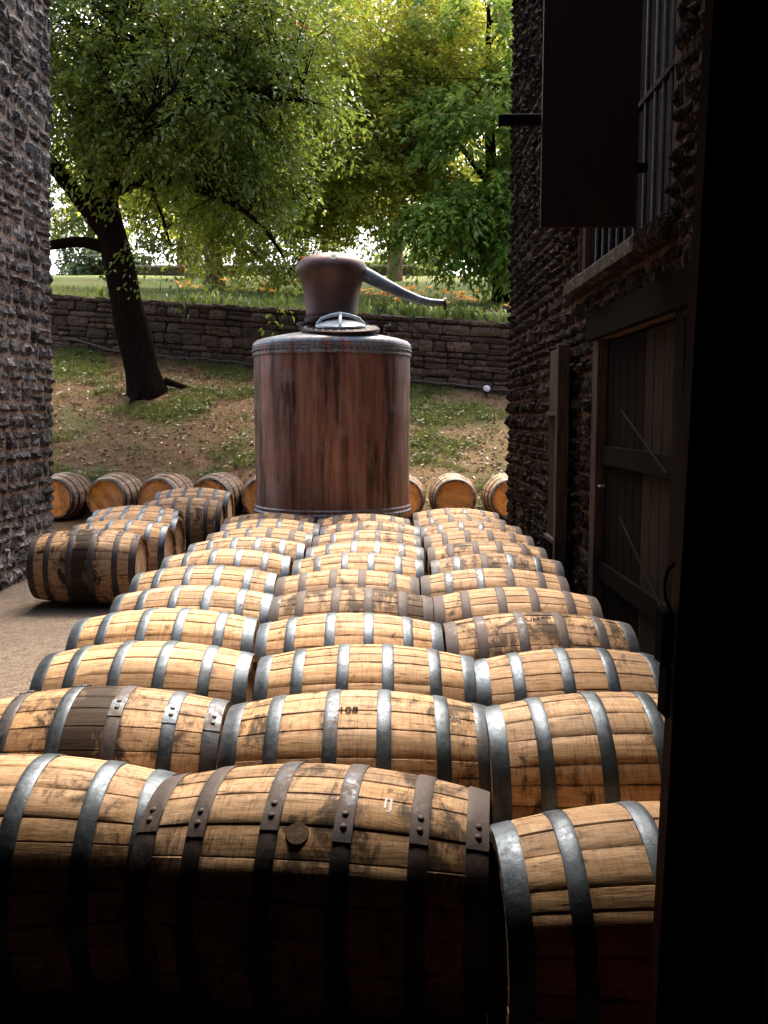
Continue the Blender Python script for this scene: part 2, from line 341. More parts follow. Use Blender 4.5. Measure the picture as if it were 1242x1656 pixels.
# ------------------------------------------------------------------ terrain
def cl(x): return max(-14.0, min(8.0, x))
def wall_y(x): return 17.5 - .227 * cl(x)
def wall_base(x): return 2.04 + (2.2 - cl(x)) * .111
def wall_top(x): return 3.28 + (2.2 - cl(x)) * .085
def ss(a, b, x):
    t = min(1, max(0, (x-a)/(b-a))); return t*t*(3-2*t)
def bank_h(x, y):
    xx = x; yw = wall_y(xx); f0 = .20 * ss(9.7, 12.4, y)
    t = max(0, (y - 12.6) / (yw + .15 - 12.6))
    b = .05 * mnoise.noise(Vector((x*.9, y*.9, 3))) + .025 * mnoise.noise(Vector((x*2.7, y*2.7, 8)))
    return f0 + (wall_base(xx) - .20) * min(1.1, t) ** .93 + b * ss(12.6, 14, y)
def lawn_h(x, y):
    xx = x; y0 = wall_y(xx); z0 = wall_top(xx) - .08
    t = (y - y0) / (42 - y0)
    z = z0 + (7.78 - z0) * min(1, t)
    if y > 42: z -= (y - 42) * .012
    return z + .06 * mnoise.noise(Vector((x*.4, y*.4, 1))) * ss(y0+.5, y0+2.5, y)
def grid(name, x0, x1, nx, ys, hf, mat):
    v = []; f = []
    for y in ys:
        for i in range(nx+1):
            x = x0 + (x1-x0)*i/nx; yy = y(x) if callable(y) else y
            v.append((x, yy, hf(x, yy)))
    for j in range(len(ys)-1):
        for i in range(nx):
            a = j*(nx+1)+i; f.append((a, a+1, a+nx+2, a+nx+1))
    me = bpy.data.meshes.new(name); me.from_pydata(v, [], f); me.materials.append(mat); me.shade_smooth()
    return tag(link(bpy.data.objects.new(name, me)), kind='structure')
yd = MB(); yd.add([(-300,-100,0),(300,-100,0),(300,9.75,0),(-300,9.75,0)], [(0,1,2,3)]); yd.add([(-300,9.75,0),(-16,9.75,0),(-16,400,0),(-300,400,0)], [(0,1,2,3)]); yd.add([(16,9.75,0),(300,9.75,0),(300,400,0),(16,400,0)], [(0,1,2,3)])
tag(yd.build('yard', M['yard']), kind='structure')
NB = 64
ysb = [9.7 + 2.9*i/18 for i in range(18)] + [(lambda x, k=k: 12.6 + (wall_y(x) + .3 - 12.6)*k/NB) for k in range(NB+1)]
grid('bank', -16, 16, 190, ysb, bank_h, M['bank'])
ysl = [(lambda x, k=k: wall_y(x) + .22 + (42 - wall_y(x) - .22)*(k/60)**1.3) for k in range(61)] + [44, 50, 60, 80, 120, 200, 400]
grid('lawn', -60, 60, 150, ysl, lawn_h, M['lawn'])

# ------------------------------------------------------------------ stone walls
def stone_shape(k):
    rr = random.Random(100+k); nx, nz = 5, 3; vs = []; idx = {}
    sk_ = [(rr.uniform(-.06,.06), rr.uniform(-.10,.10)) for _ in range(4)]
    def P(u, v):                     # rounded irregular face outline in -.5...5
        cu, cv = u-.5, v-.5
        e = max(abs(cu), abs(cv)) * 2
        sx = (1-u)*(1-v)*sk_[0][0] + u*(1-v)*sk_[1][0] + u*v*sk_[2][0] + (1-u)*v*sk_[3][0]
        sz = (1-u)*(1-v)*sk_[0][1] + u*(1-v)*sk_[1][1] + u*v*sk_[2][1] + (1-u)*v*sk_[3][1]
        cut = .06 if abs(cu) > .49 and abs(cv) > .49 else 0
        return cu*(1-cut) + sx, cv*(1-cut*1.6) + sz, e
    for j in range(nz+1):
        for i in range(nx+1):
            x, z, e = P(i/nx, j/nz)
            d = (.55 + rr.uniform(-.18,.25)) if e > .99 else (.95 + rr.uniform(-.38,.38))
            idx[i, j] = len(vs); vs.append((x, d, z))
    fs = [(idx[i,j], idx[i,j+1], idx[i+1,j+1], idx[i+1,j]) for i in range(nx) for j in range(nz)]
    rim = [(i,0) for i in range(nx)] + [(nx,j) for j in range(nz)] + [(i,nz) for i in range(nx,0,-1)] + [(0,j) for j in range(nz,0,-1)]
    n0 = len(vs)
    for i, j in rim: a = vs[idx[i,j]]; vs.append((a[0]*1.0, -.6, a[2]*1.0))
    for q in range(len(rim)):
        q2 = (q+1) % len(rim); fs.append((idx[rim[q]], idx[rim[q2]], n0+q2, n0+q))
    return vs, fs
SHAPES = [stone_shape(k) for k in range(14)]
SMESH = {}
def stone_mesh(k, mat):
    if (k, mat.name) not in SMESH:
        m = MB(); m.add(*SHAPES[k]); SMESH[k, mat.name] = m.mesh('stone', mat, 22)
    return SMESH[k, mat.name]
def stone_wall(root, O, u, v, n, length, height, mat, cmin=.09, cmax=.2, lmin=.15, lmax=.46, depth=.05, gap=.014, holes=(), rank=None, seed=1, wob=.02, sink=0.0):
    """rubble courses on the plane O + u*s + v*h, facing n; holes = (s0,s1,h0,h1)"""
    rr = random.Random(seed); O, u, v, n = map(Vector, (O, u, v, n)); todo = []; h = 0.0
    while h < height - .03:
        ch = min(rr.uniform(cmin, cmax), height - h); s = -rr.uniform(0, .12)
        while s < length:
            L_ = rr.uniform(lmin, lmax); s0, s1 = max(s, -.02), min(s + L_, length); s += L_
            parts = [(s0, s1)]
            for a, b, c, d in holes:
                if h + ch*.5 > c and h + ch*.5 < d:
                    nx_ = []
                    for p, q in parts:
                        if q <= a or p >= b: nx_.append((p, q))
                        else:
                            if a - p > .06: nx_.append((p, a))
                            if q - b > .06: nx_.append((b, q))
                    parts = nx_
            for p, q in parts:
                if q - p < .05: continue
                split = ch > .15 and rr.random() < .35
                for hh0, hh1 in ([(0, ch*.5), (ch*.5, ch)] if split else [(0, ch)]):
                    sc_, hc = (p+q)/2, h + (hh0+hh1)/2 + rr.uniform(-1,1)*wob*.4
                    w_, h_ = q-p-gap, (hh1-hh0)-gap*.9; d_ = depth*rr.uniform(.7,1.4); c = O + u*sc_ + v*hc - n*(d_*sink)
                    tilt = rr.uniform(-.05,.05)
                    uu = (u + v*tilt).normalized(); vv = (v - u*tilt).normalized()
                    mt = Matrix(((uu.x*w_, n.x*d_, vv.x*h_, c.x), (uu.y*w_, n.y*d_, vv.y*h_, c.y), (uu.z*w_, n.z*d_, vv.z*h_, c.z), (0,0,0,1)))
                    todo.append((rank(c)*w_*h_ if rank else w_*h_, rr.randrange(14), mt))
        h += ch
    todo.sort(key=lambda q: -q[0])
    vis = [q for q in todo if q[0] > 0][:300]; rest = todo[len(vis):]
    for _, k, mt in vis: inst('stone', stone_mesh(k, mat), root, mt)
    if rest:
        m = MB()
        for _, k, mt in rest: m.add([mt @ Vector(p) for p in SHAPES[k][0]], SHAPES[k][1])
        tag(m.build('rubble_stones', mat, root, 50), kind='stuff')
def in_view(c, pad=1.06):
    d = Vector(c) - Vector((0,0,CAM_H)); z = d.y*math.cos(PITCH) - d.z*math.sin(PITCH); y = d.y*math.sin(PITCH) + d.z*math.cos(PITCH)
    return z > .2 and abs(d.x/z) < .414*pad and abs(y/z) < .552*pad
# left building: corner at (-3.47, 9.70), face towards +X, leaning in slightly with height
LB = empty('stone_building', (-3.47, 9.7, 0)); LB.matrix_basis = Matrix.Identity(4)
tag(LB, 'weathered grey and black rubble stone building on the left with whitewash near its foot', 'building', 'stone buildings flanking the yard')
lean = .030
m = MB(); hh = 8.2
x0, x1 = -3.50, -3.50 + lean*hh
m.add([(x0,9.66,-.1),(x0,-6,-.1),(-9,-6,-.1),(-9,9.66,-.1),(x1,9.66,hh),(x1,-6,hh),(-9,-6,hh),(-9,9.66,hh)], [(3,2,1,0),(4,5,6,7),(0,1,5,4),(1,2,6,5),(2,3,7,6),(3,0,4,7)])
m.build('mortar_core', M['mortar_left'], LB)
vL = Vector((lean,0,1)).normalized()
stone_wall(LB, (-3.50, 9.68, 0), (0,-1,0), vL, Vector((1,0,-lean)).normalized(), 8.0, 8.1, M['stone_left'], .08, .19, .14, .44, .06, .024, sink=.5, rank=lambda c: 1.0 if in_view(c) and c.y > 7.9 else 0, seed=5)
# right building: face towards -X at X = 1.45, corner at Y = 11
RB = empty('stone_building'); tag(RB, 'blackened rubble stone building on the right with barred window and side doors', 'building', 'stone buildings flanking the yard')
XR = 1.47; YC = 10.95; HT = 6.4
WIN = (4.85, 7.15, 2.60, 4.9); DOOR = (4.55, 6.55, 0.0, 2.10)
m = MB()
def rb(y0, y1, z0, z1): m.box(XR, XR+.45, y0, y1, z0, z1)
rb(WIN[1]+.002, YC, -.1, HT); rb(1.6, DOOR[0]-.002, -.1, HT)
rb(DOOR[0], WIN[1], WIN[3], HT); rb(DOOR[0], WIN[0], DOOR[3], WIN[3]-.002); rb(WIN[0]+.002, WIN[1], DOOR[3], WIN[2]); rb(DOOR[1], WIN[1], -.1, DOOR[3]-.002)
m.box(XR+.46, 7, 1.6, YC, -.1, HT)
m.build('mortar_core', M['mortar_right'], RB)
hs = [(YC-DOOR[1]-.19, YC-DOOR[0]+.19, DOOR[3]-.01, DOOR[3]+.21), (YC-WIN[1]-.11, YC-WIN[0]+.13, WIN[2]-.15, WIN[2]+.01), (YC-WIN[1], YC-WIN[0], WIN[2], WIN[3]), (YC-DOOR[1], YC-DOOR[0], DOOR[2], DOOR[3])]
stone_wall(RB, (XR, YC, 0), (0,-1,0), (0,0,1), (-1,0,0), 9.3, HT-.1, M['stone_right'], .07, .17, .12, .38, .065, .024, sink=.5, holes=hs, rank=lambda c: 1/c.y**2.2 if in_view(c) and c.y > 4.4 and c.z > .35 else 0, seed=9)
# retaining wall on the bank
RW = empty('retaining_wall'); tag(RW, 'long dark dry-laid stone retaining wall across the grassy bank', 'wall')
xa, xb = 3.4, -9.5
A_ = Vector((xa, wall_y(xa), wall_top(xa))); B_ = Vector((xb, wall_y(xb), wall_top(xb)))
uW = (B_-A_).normalized(); nW = Vector((-uW.y, uW.x, 0)).normalized(); nW = nW if nW.y < 0 else -nW
vW = uW.cross(nW); vW = vW if vW.z > 0 else -vW
LW = (B_-A_).length
m = MB(); b0 = A_ - vW*1.75; core = [b0, b0+uW*LW, b0+uW*LW-nW*.4, b0-nW*.4]
m.add([p - nW*.0 for p in core] + [p + vW*1.70 for p in core], [(0,1,2,3),(7,6,5,4),(4,5,1,0),(5,6,2,1),(6,7,3,2),(7,4,0,3)])
m.build('wall_core', M['mortar_ret'], RW)
stone_wall(RW, b0, uW, vW, nW, LW, 1.75, M['stone_ret'], .10, .21, .18, .55, .06, .022, rank=lambda c: 1.0 if in_view(c) and c.x < 2.5 and c.x > -6.9 and c.z > wall_base(c.x)-.08 else 0, seed=21)
# the warehouse the photographer stands in: doorway facade, ceiling and walls, plus added light blockers
WH = empty('warehouse'); tag(WH, 'dark warehouse around the doorway in the foreground', 'building')
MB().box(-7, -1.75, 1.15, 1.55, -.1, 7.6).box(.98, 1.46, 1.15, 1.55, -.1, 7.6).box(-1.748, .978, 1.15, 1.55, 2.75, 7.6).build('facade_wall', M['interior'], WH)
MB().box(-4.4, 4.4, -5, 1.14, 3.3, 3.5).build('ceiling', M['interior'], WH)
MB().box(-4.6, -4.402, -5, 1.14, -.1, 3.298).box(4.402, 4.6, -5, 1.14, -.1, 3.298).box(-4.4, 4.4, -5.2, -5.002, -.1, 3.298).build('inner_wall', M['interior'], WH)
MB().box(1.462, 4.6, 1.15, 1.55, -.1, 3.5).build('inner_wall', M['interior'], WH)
MB().bbox(-3.36, 1.40, 1.552, 3.9, 3.36, 3.46, .01).build('canopy', M['interior'], WH)  # unseen canopy, added to shade the front barrel rows
MB().box(-2.22, -2.04, 1.552, 3.85, -.1, 3.355).build('side_light_blocker', M['interior'], WH)  # added wall outside the frame, keeps side light off the front barrels
MB().box(-4.4, 4.4, -5, 1.14, -.05, .005).box(-2.03, 1.44, 1.145, 3.9, -.05, .005).build('floor_and_bounce_blocker', M['interior'], WH)  # outer slab is added, dark and unseen, to cut ground bounce onto barrels

# ------------------------------------------------------------------ dark door at the right edge of the frame
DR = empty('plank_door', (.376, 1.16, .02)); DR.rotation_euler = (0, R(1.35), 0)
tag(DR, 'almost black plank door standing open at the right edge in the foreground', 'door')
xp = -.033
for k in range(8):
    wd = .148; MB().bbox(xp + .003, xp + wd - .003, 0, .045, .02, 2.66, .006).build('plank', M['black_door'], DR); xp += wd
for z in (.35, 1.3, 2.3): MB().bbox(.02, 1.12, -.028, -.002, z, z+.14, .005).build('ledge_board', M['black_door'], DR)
h = MB().tube([(-.036,.02,1.31),(-.044,.02,1.325),(-.046,.02,1.345),(-.043,.02,1.362),(-.034,.02,1.372)], .0022, 8).build('pull_handle', M['steel_bar'], DR, 40)
MB().bbox(-.049, -.034, .005, .04, 1.24, 1.31, .002).build('latch_plate', M['dark_iron'], DR)
MB().bbox(-.041, -.034, .005, .04, 1.17, 1.238, .002).build('keeper_plate', M['dark_iron'], DR)

# ------------------------------------------------------------------ barred window and shutter on the right building
W_ = empty('barred_window', (XR, 6, 2.6)); tag(W_, 'tall window with grey vertical iron bars and an open black shutter, right wall', 'window')
def loc(o): return o
def rbx(name, x0, x1, y0, y1, z0, z1, mat, par, b=.005):     # world-space box made local to an unrotated parent
    o = par.location; p = par
    while p.parent is not None: p = p.parent; o = o + p.location
    return MB().bbox(x0-o.x, x1-o.x, y0-o.y, y1-o.y, z0-o.z, z1-o.z, b).build(name, mat, par)
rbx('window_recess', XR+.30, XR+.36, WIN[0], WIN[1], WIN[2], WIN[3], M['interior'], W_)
rbx('sill', XR-.10, XR+.30, WIN[0]-.12, WIN[1]+.10, WIN[2]-.14, WIN[2]-.004, M['stone_right'], W_, .03)
rbx('frame_post', XR+.02, XR+.12, WIN[1]-.12, WIN[1]-.004, WIN[2], WIN[3], M['grey_wood'], W_)
rbx('frame_post', XR+.02, XR+.12, WIN[0]+.004, WIN[0]+.12, WIN[2], WIN[3], M['grey_wood'], W_)
for yb in (5.08, 5.22, 5.37, 5.56, 5.76, 5.96, 6.16, 6.36, 6.56, 6.76):
    MB().tube([(.045, yb-6, .0), (.045, yb-6, 2.3)], .013, 10).build('bar', M['steel_bar'], W_, 40)
for zb in (3.38, 4.12): rbx('cross_bar', XR+.025, XR+.062, WIN[0]+.122, WIN[1]-.122, zb, zb+.035, M['dark_iron'], W_, .003)
sh = empty('shutter', (1.40-XR, 5.32-6, 2.63-2.6), R(-2), W_)
for k in range(4): MB().bbox(-.525+.131*k+.0004, -.525+.131*(k+1)-.0004, -.02, .02, 0, 2.2, .0015).build('board', M['shutter'], sh)
MB().bbox(-.5, -.02, .0215, .045, .25, .37, .004).bbox(-.5, -.02, .0215, .045, 1.75, 1.87, .004).build('batten', M['shutter'], sh)
MB().bbox(-.76, -.02, .047, .085, .575, .635, .006).build('stay_bar', M['dark_iron'], sh)
MB().bbox(-.01, .06, -.03, .03, .30, .345, .004).bbox(-.01, .06, -.03, .03, 1.8, 1.845, .004).build('hinge', M['dark_iron'], sh)

# ------------------------------------------------------------------ side doors in the right wall
D_ = empty('side_door', (XR, 5.5, 0)); tag(D_, 'shadowed brown plank double door with diagonal strap set in the right stone wall', 'door')
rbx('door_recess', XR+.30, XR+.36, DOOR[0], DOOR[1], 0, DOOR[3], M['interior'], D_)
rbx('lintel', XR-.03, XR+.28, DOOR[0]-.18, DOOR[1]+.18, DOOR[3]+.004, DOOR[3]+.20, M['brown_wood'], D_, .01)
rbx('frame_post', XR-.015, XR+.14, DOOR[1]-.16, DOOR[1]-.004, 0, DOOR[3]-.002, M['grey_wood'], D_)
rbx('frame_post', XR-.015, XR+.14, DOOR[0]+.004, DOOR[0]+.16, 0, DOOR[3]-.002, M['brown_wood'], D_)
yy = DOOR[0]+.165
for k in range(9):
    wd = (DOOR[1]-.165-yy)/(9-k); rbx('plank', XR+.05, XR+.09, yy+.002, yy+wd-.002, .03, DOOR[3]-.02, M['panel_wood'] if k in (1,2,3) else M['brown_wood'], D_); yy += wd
for z in (.45, 1.25): rbx('rail', XR+.02, XR+.048, DOOR[0]+.17, DOOR[1]-.17, z, z+.13, M['brown_wood'], D_)
MB().tube([(-.012,-.72,1.28),(-.012,.25,1.62)], .007, 8).build('strap', M['dark_iron'], D_)
MB().tube([(-.012,-.75,.55),(-.012,.2,.95)], .007, 8).build('strap', M['dark_iron'], D_)
MB().tube([(-.01,.62,1.12),(-.05,.62,1.12),(-.05,.55,1.12)], .008, 8).build('door_latch', M['steel_bar'], D_)
P_ = empty('timber_panel', (XR, 7.45, 0)); tag(P_, 'narrow grey timber panel and post standing upright against the right stone wall', 'panel')
rbx('post', XR-.16, XR-.07, 7.05, 7.14, 0, 2.12, M['grey_wood'], P_)
rbx('board', XR-.12, XR-.085, 7.145, 7.62, 1.62, 2.10, M['grey_wood'], P_)
rbx('board', XR-.12, XR-.085, 7.145, 7.62, .62, 1.58, M['panel_wood'], P_)
rbx('board', XR-.12, XR-.085, 7.145, 7.62, .02, .58, M['brown_wood'], P_)
rbx('ledge', XR-.15, XR-.08, 7.145, 7.62, 1.583, 1.617, M['grey_wood'], P_, .003)
rbx('ledge', XR-.15, XR-.08, 7.145, 7.62, .583, .617, M['grey_wood'], P_, .003)

# ------------------------------------------------------------------ copper still
SX, SY, SZ, SR = -.585, 10.6, .53, .878
pl = empty('plinth', (SX, SY, 0)); tag(pl, 'low round concrete plinth under the copper still behind the barrels', 'plinth')
MB().lathe([(.0,-.1),(.80,-.1),(.80,.47),(.77,.50),(0,.50)], 48).build('block', M['concrete'], pl, 30)
S = empty('copper_still', (SX, SY, SZ)); tag(S, 'large old copper pot still with onion head and drooping pipe behind the barrels', 'still')
bd_ = MB().lathe([(SR-.06,.0),(SR-.005,.02),(SR,.05)] + [(SR+.004*math.sin(k*1.7),.05+1.70*k/14) for k in range(15)], 96).build('body', M['copper'], S, 35)
MB().lathe([(SR-.05,-.035),(SR+.012,-.03),(SR+.016,.0),(SR+.006,.012),(SR+.012,.045),(SR+.003,.06)], 96).build('base_flange', M['copper_band'], S, 35)
MB().lathe([(SR+.003,1.705),(SR+.016,1.708),(SR+.018,1.725),(SR+.012,1.732),(SR+.012,1.792),(SR+.018,1.80),(SR+.016,1.815),(SR+.002,1.82)], 96).build('rivet_band', M['copper_band'], S, 30)
def studs(n, rad, z, r, out=True):
    m = MB()
    for k in range(n):
        q = 2*math.pi*k/n; c = Vector((rad*math.cos(q), rad*math.sin(q), z)); o = Vector((math.cos(q), math.sin(q), 0)) if out else Vector((0,0,1))
        a = Vector((0,0,1)) if out else Vector((1,0,0)); b = o.cross(a); ring = []
        for (rr_, hh_) in ((1,0),(.8,.55),(.35,.85)): ring += [c + (a*math.cos(t)+b*math.sin(t))*r*rr_ + o*r*hh_ for t in [i*math.pi/3 for i in range(6)]]
        m.add(ring, [(j*6+i, j*6+(i+1)%6, (j+1)*6+(i+1)%6, (j+1)*6+i) for j in range(2) for i in range(6)] + [tuple(12+i for i in range(6))])
    return m
sm = MB()
for q0 in (-2.02, .35, 2.4):
    vs = [((SR+e)*math.cos(q0+d), (SR+e)*math.sin(q0+d), z) for z in (.06, 1.70) for d, e in ((-.022,.0),(-.02,.006),(.02,.006),(.022,.0))]
    sm.add(vs, [(0,1,5,4),(1,2,6,5),(2,3,7,6)])
sm.build('seam_strip', M['copper'], S)
tag(studs(88, SR+.011, 1.762, .0175).build('rivets', M['copper_arm'], S, 60), kind='stuff')
tag(studs(90, SR+.013, -.012, .010).build('bolts', M['copper_band'], S, 60), kind='stuff')
MB().lathe([(SR+.012,1.822),(SR+.006,1.848),(SR-.025,1.878),(SR-.10,1.902),(SR-.25,1.934),(.45,1.968),(.34,1.99),(.30,2.0)], 96).build('dome', M['copper_dome'], S, 40)
MB().lathe([(.33,1.96),(.33,2.06),(.40,2.065),(.40,2.085),(.31,2.09),(.31,2.13),(.285,2.15)], 64).build('neck_collar', M['iron_ring'], S, 30)
hp = [(.283,2.15),(.292,2.16),(.29,2.19),(.298,2.30),(.310,2.40),(.325,2.48),(.348,2.55),(.378,2.605),(.397,2.65),(.400,2.685),(.39,2.725),(.36,2.765),(.31,2.80),(.24,2.828),(.15,2.845),(.06,2.851),(0,2.852)]
MB().lathe(hp, 64).build('head', M['copper_head'], S, 60)
HN = Matrix.Translation((.115, -.43, 1.972)) @ Matrix.Rotation(R(10), 4, 'X')
ring = MB().lathe([(.25,-.02),(.415,-.02),(.425,-.005),(.425,.02),(.41,.03),(.25,.03)], 64)
o = ring.build('manway_ring', M['iron_ring'], S, 30); o.matrix_basis = HN
o2 = studs(28, .385, .03, .011, False).build('ring_bolts', M['hatch'], S, 60); tag(o2, kind='stuff'); o2.matrix_basis = HN
hl = MB().lathe([(.262,.032),(.272,.045),(.268,.062),(.25,.07),(.15,.098),(.05,.112),(0,.114)], 48).build('hatch_lid', M['hatch'], S, 40); hl.matrix_basis = HN
for k in range(4):
    q = math.pi/2*k + R(-92+4); d = (math.cos(q), math.sin(q))
    pts = [(d[0]*.25, d[1]*.25, .066), (d[0]*.205, d[1]*.205, .125), (d[0]*.10, d[1]*.10, .16), (0,0,.175)]
    MB().tube(pts, [.018,.017,.018,.022], 8).build('handle_rib', M['hatch'], hl, 50)
MB().lathe([(.03,0),(.10,.0),(.10,.02),(.04,.035),(.04,.10),(.11,.11),(.11,.135),(0,.14)], 32, (.55,-.05,1.95)).build('vent_stub', M['iron_ring'], S, 30)
ap = [(.30,-.02,2.66),(.42,-.03,2.60),(.60,-.05,2.505),(.80,-.07,2.405),(.98,-.09,2.335),(1.10,-.10,2.308),(1.25,-.11,2.30)]
MB().tube(ap, [.082,.080,.070,.058,.046,.040,.036], 20, True).build('lyne_arm', M['copper_arm'], S, 50)
MB().lathe([(0,-.012),(.068,-.012),(.068,.012),(0,.012)], 28, (1.262,-.11,2.29), 'X').build('arm_flange', M['iron_ring'], S, 30)
pq = empty('label_plate', (.04, -.352, 2.765), 0, S); pq.rotation_euler = (R(52), 0, 0)
MB().lathe([(0,.0),(.042,.0),(.044,.006),(0,.008)], 20).build('plate', M['label'], pq, 30)
for k in range(3): MB().bbox(-.022+.016*k, -.014+.016*k, -.02, .018, .0082, .0105, .001).build('mark', M['lamp_body'], pq)

# ------------------------------------------------------------------ barrels
BL, BR, CR = .88, .32, .262
def prof(x): return BR - (BR-CR) * (abs(x)/(BL/2)) ** 1.9
HOOPX = [-.414, -.275, -.088, .088, .275, .414]; HOOPW = [.058, .047, .047, .047, .047, .058]
def stave_mesh(a0, a1, ro, rr):
    m = MB(); n = 14; L2 = BL/2 + rr.uniform(-.002,.002); vs = []
    g = .0005 if rr.random() < .6 else .0012
    for i in range(n+1):
        x = -L2 + 2*L2*i/n; r = prof(x) + ro; w = a1-a0; e = g/r
        for f, d in ((0,-.0024),(.035,-.0004),(.33,0),(.67,0),(.965,-.0004),(1,-.0024)):
            q = a0 + e + (w-2*e)*f; vs.append((x, math.sin(q)*(r+d), math.cos(q)*(r+d)))
        for q in (a1-e, a0+e): vs.append((x, math.sin(q)*(r-.028), math.cos(q)*(r-.028)))
    fs = [(i*8+k, i*8+(k+1)%8, (i+1)*8+(k+1)%8, (i+1)*8+k) for i in range(n) for k in range(8)]
    fs += [tuple(range(8))[::-1], tuple(n*8+k for k in range(8))]
    m.add(vs, fs); me = m.mesh('stave', M['oak'], 35)
    at = me.attributes.new('edge', 'FLOAT', 'POINT'); at.data.foreach_set('value', [1,.92,.0,.0,.92,1,1,1]*(n+1)); return me
STAVES = []
for sset in range(3):
    rr = random.Random(40+sset); ws = [rr.uniform(.6, 1.35) for _ in range(26)]; tot = sum(ws); a = 0; L_ = []
    for w_ in ws:
        da = w_/tot*2*math.pi; L_.append(stave_mesh(a, a+da, rr.uniform(-.0016,.0016), rr)); a += da
    STAVES.append(L_)
def hoop_mesh(xc, w_):
    m = MB(); seg = 64; pr = []
    for dx, dr in ((-w_/2,-.002),(-w_/2,.0022),(-w_/2*.9,.0034),(-w_/6,.0042),(w_/6,.0042),(w_/2*.9,.0034),(w_/2,.0022),(w_/2,-.002)):
        x = max(-BL/2-.001, min(BL/2+.001, xc+dx)); pr.append((prof(x)+dr, x))
    return m.lathe(pr, seg, axis='X').mesh('hoop', M['hoop'], 40)
HOOPS = [hoop_mesh(x, w_) for x, w_ in zip(HOOPX, HOOPW)]
def lap_mesh(xc, w_):     # the overlapping tongue where the hoop ends are riveted
    m = MB(); vs = []; n = 8
    for k in range(n+1):
        q = .30*k/n - .06; ww = w_*(.96 if k < n-1 else (.8 if k == n-1 else .4))
        for dx, dr in ((-ww/2,.002),(-ww/2,.0065),(ww/2,.0065),(ww/2,.002)):
            x = max(-BL/2-.001, min(BL/2+.001, xc+dx)); r = prof(x)+dr; vs.append((x, math.sin(q)*r, math.cos(q)*r))
    fs = [(i*4+k, i*4+k+1, (i+1)*4+k+1, (i+1)*4+k) for i in range(n) for k in range(3)] + [(0,1,2,3), tuple(n*4+k for k in (3,2,1,0))]
    return m.add(vs, fs).mesh('hoop_lap', M['hoop'], 40)
LAPS = [lap_mesh(x, w_) for x, w_ in zip(HOOPX, HOOPW)]
RIV = MB().lathe([(.0088,0),(.008,.002),(.005,.0036),(.002,.0042),(0,.0043)], 10).mesh('rivet', M['hoop'], 50)
def head_boards(mat):
    out = []; rad = .246; edges = [-rad,-.165,-.085,-.01,.075,.16,rad]
    for a, b in zip(edges[:-1], edges[1:]):
        a2, b2 = a+.0012, b-.0012; n = 7; pts = []
        for i in range(n+1):
            y = a2 + (b2-a2)*i/n; pts.append((y, math.sqrt(max(0, rad*rad-y*y))))
        loop = pts + [(y, -z) for y, z in reversed(pts)]; k = len(loop); m = MB()
        m.add([(-.01, y, z) for y, z in loop] + [(.01, y, z) for y, z in loop], [tuple(range(k)), tuple(k+i for i in range(k))[::-1]] + [(i, k+i, k+(i+1)%k, (i+1)%k) for i in range(k)])
        out.append(m.mesh('head_board', mat))
    return out
HB = {'pale': head_boards(M['head']), 'orange': head_boards(M['head_orange'])}
BUNG = MB().lathe([(.0,.006),(.027,.006),(.030,.002),(.030,-.01)], 24).mesh('bung', M['char'], 30)
def text_on(barrel, txt, x, ang, size, mat, roll=0, flip=False):
    cu = bpy.data.curves.new('txt', 'FONT'); cu.body = txt; cu.size = size; cu.align_x = 'CENTER'; cu.align_y = 'CENTER'; cu.extrude = .0006; cu.resolution_u = 3
    to = bpy.data.objects.new('txt', cu); COL.objects.link(to)
    dg = bpy.context.evaluated_depsgraph_get(); me = bpy.data.meshes.new_from_object(to.evaluated_get(dg)); bpy.data.objects.remove(to)
    for v in me.vertices:
        xx = x + v.co.x; r = prof(xx); q = ang - v.co.y/r
        rr_ = r + .0012 + v.co.z; v.co = Vector((xx, -math.sin(q)*rr_, math.cos(q)*rr_))
    me.materials.clear(); me.materials.append(mat); me.name = 'stencil_mark'
    o = inst('stencil_mark', me, barrel, Matrix.Translation((0,0,BR))); return o
NBAR = 0
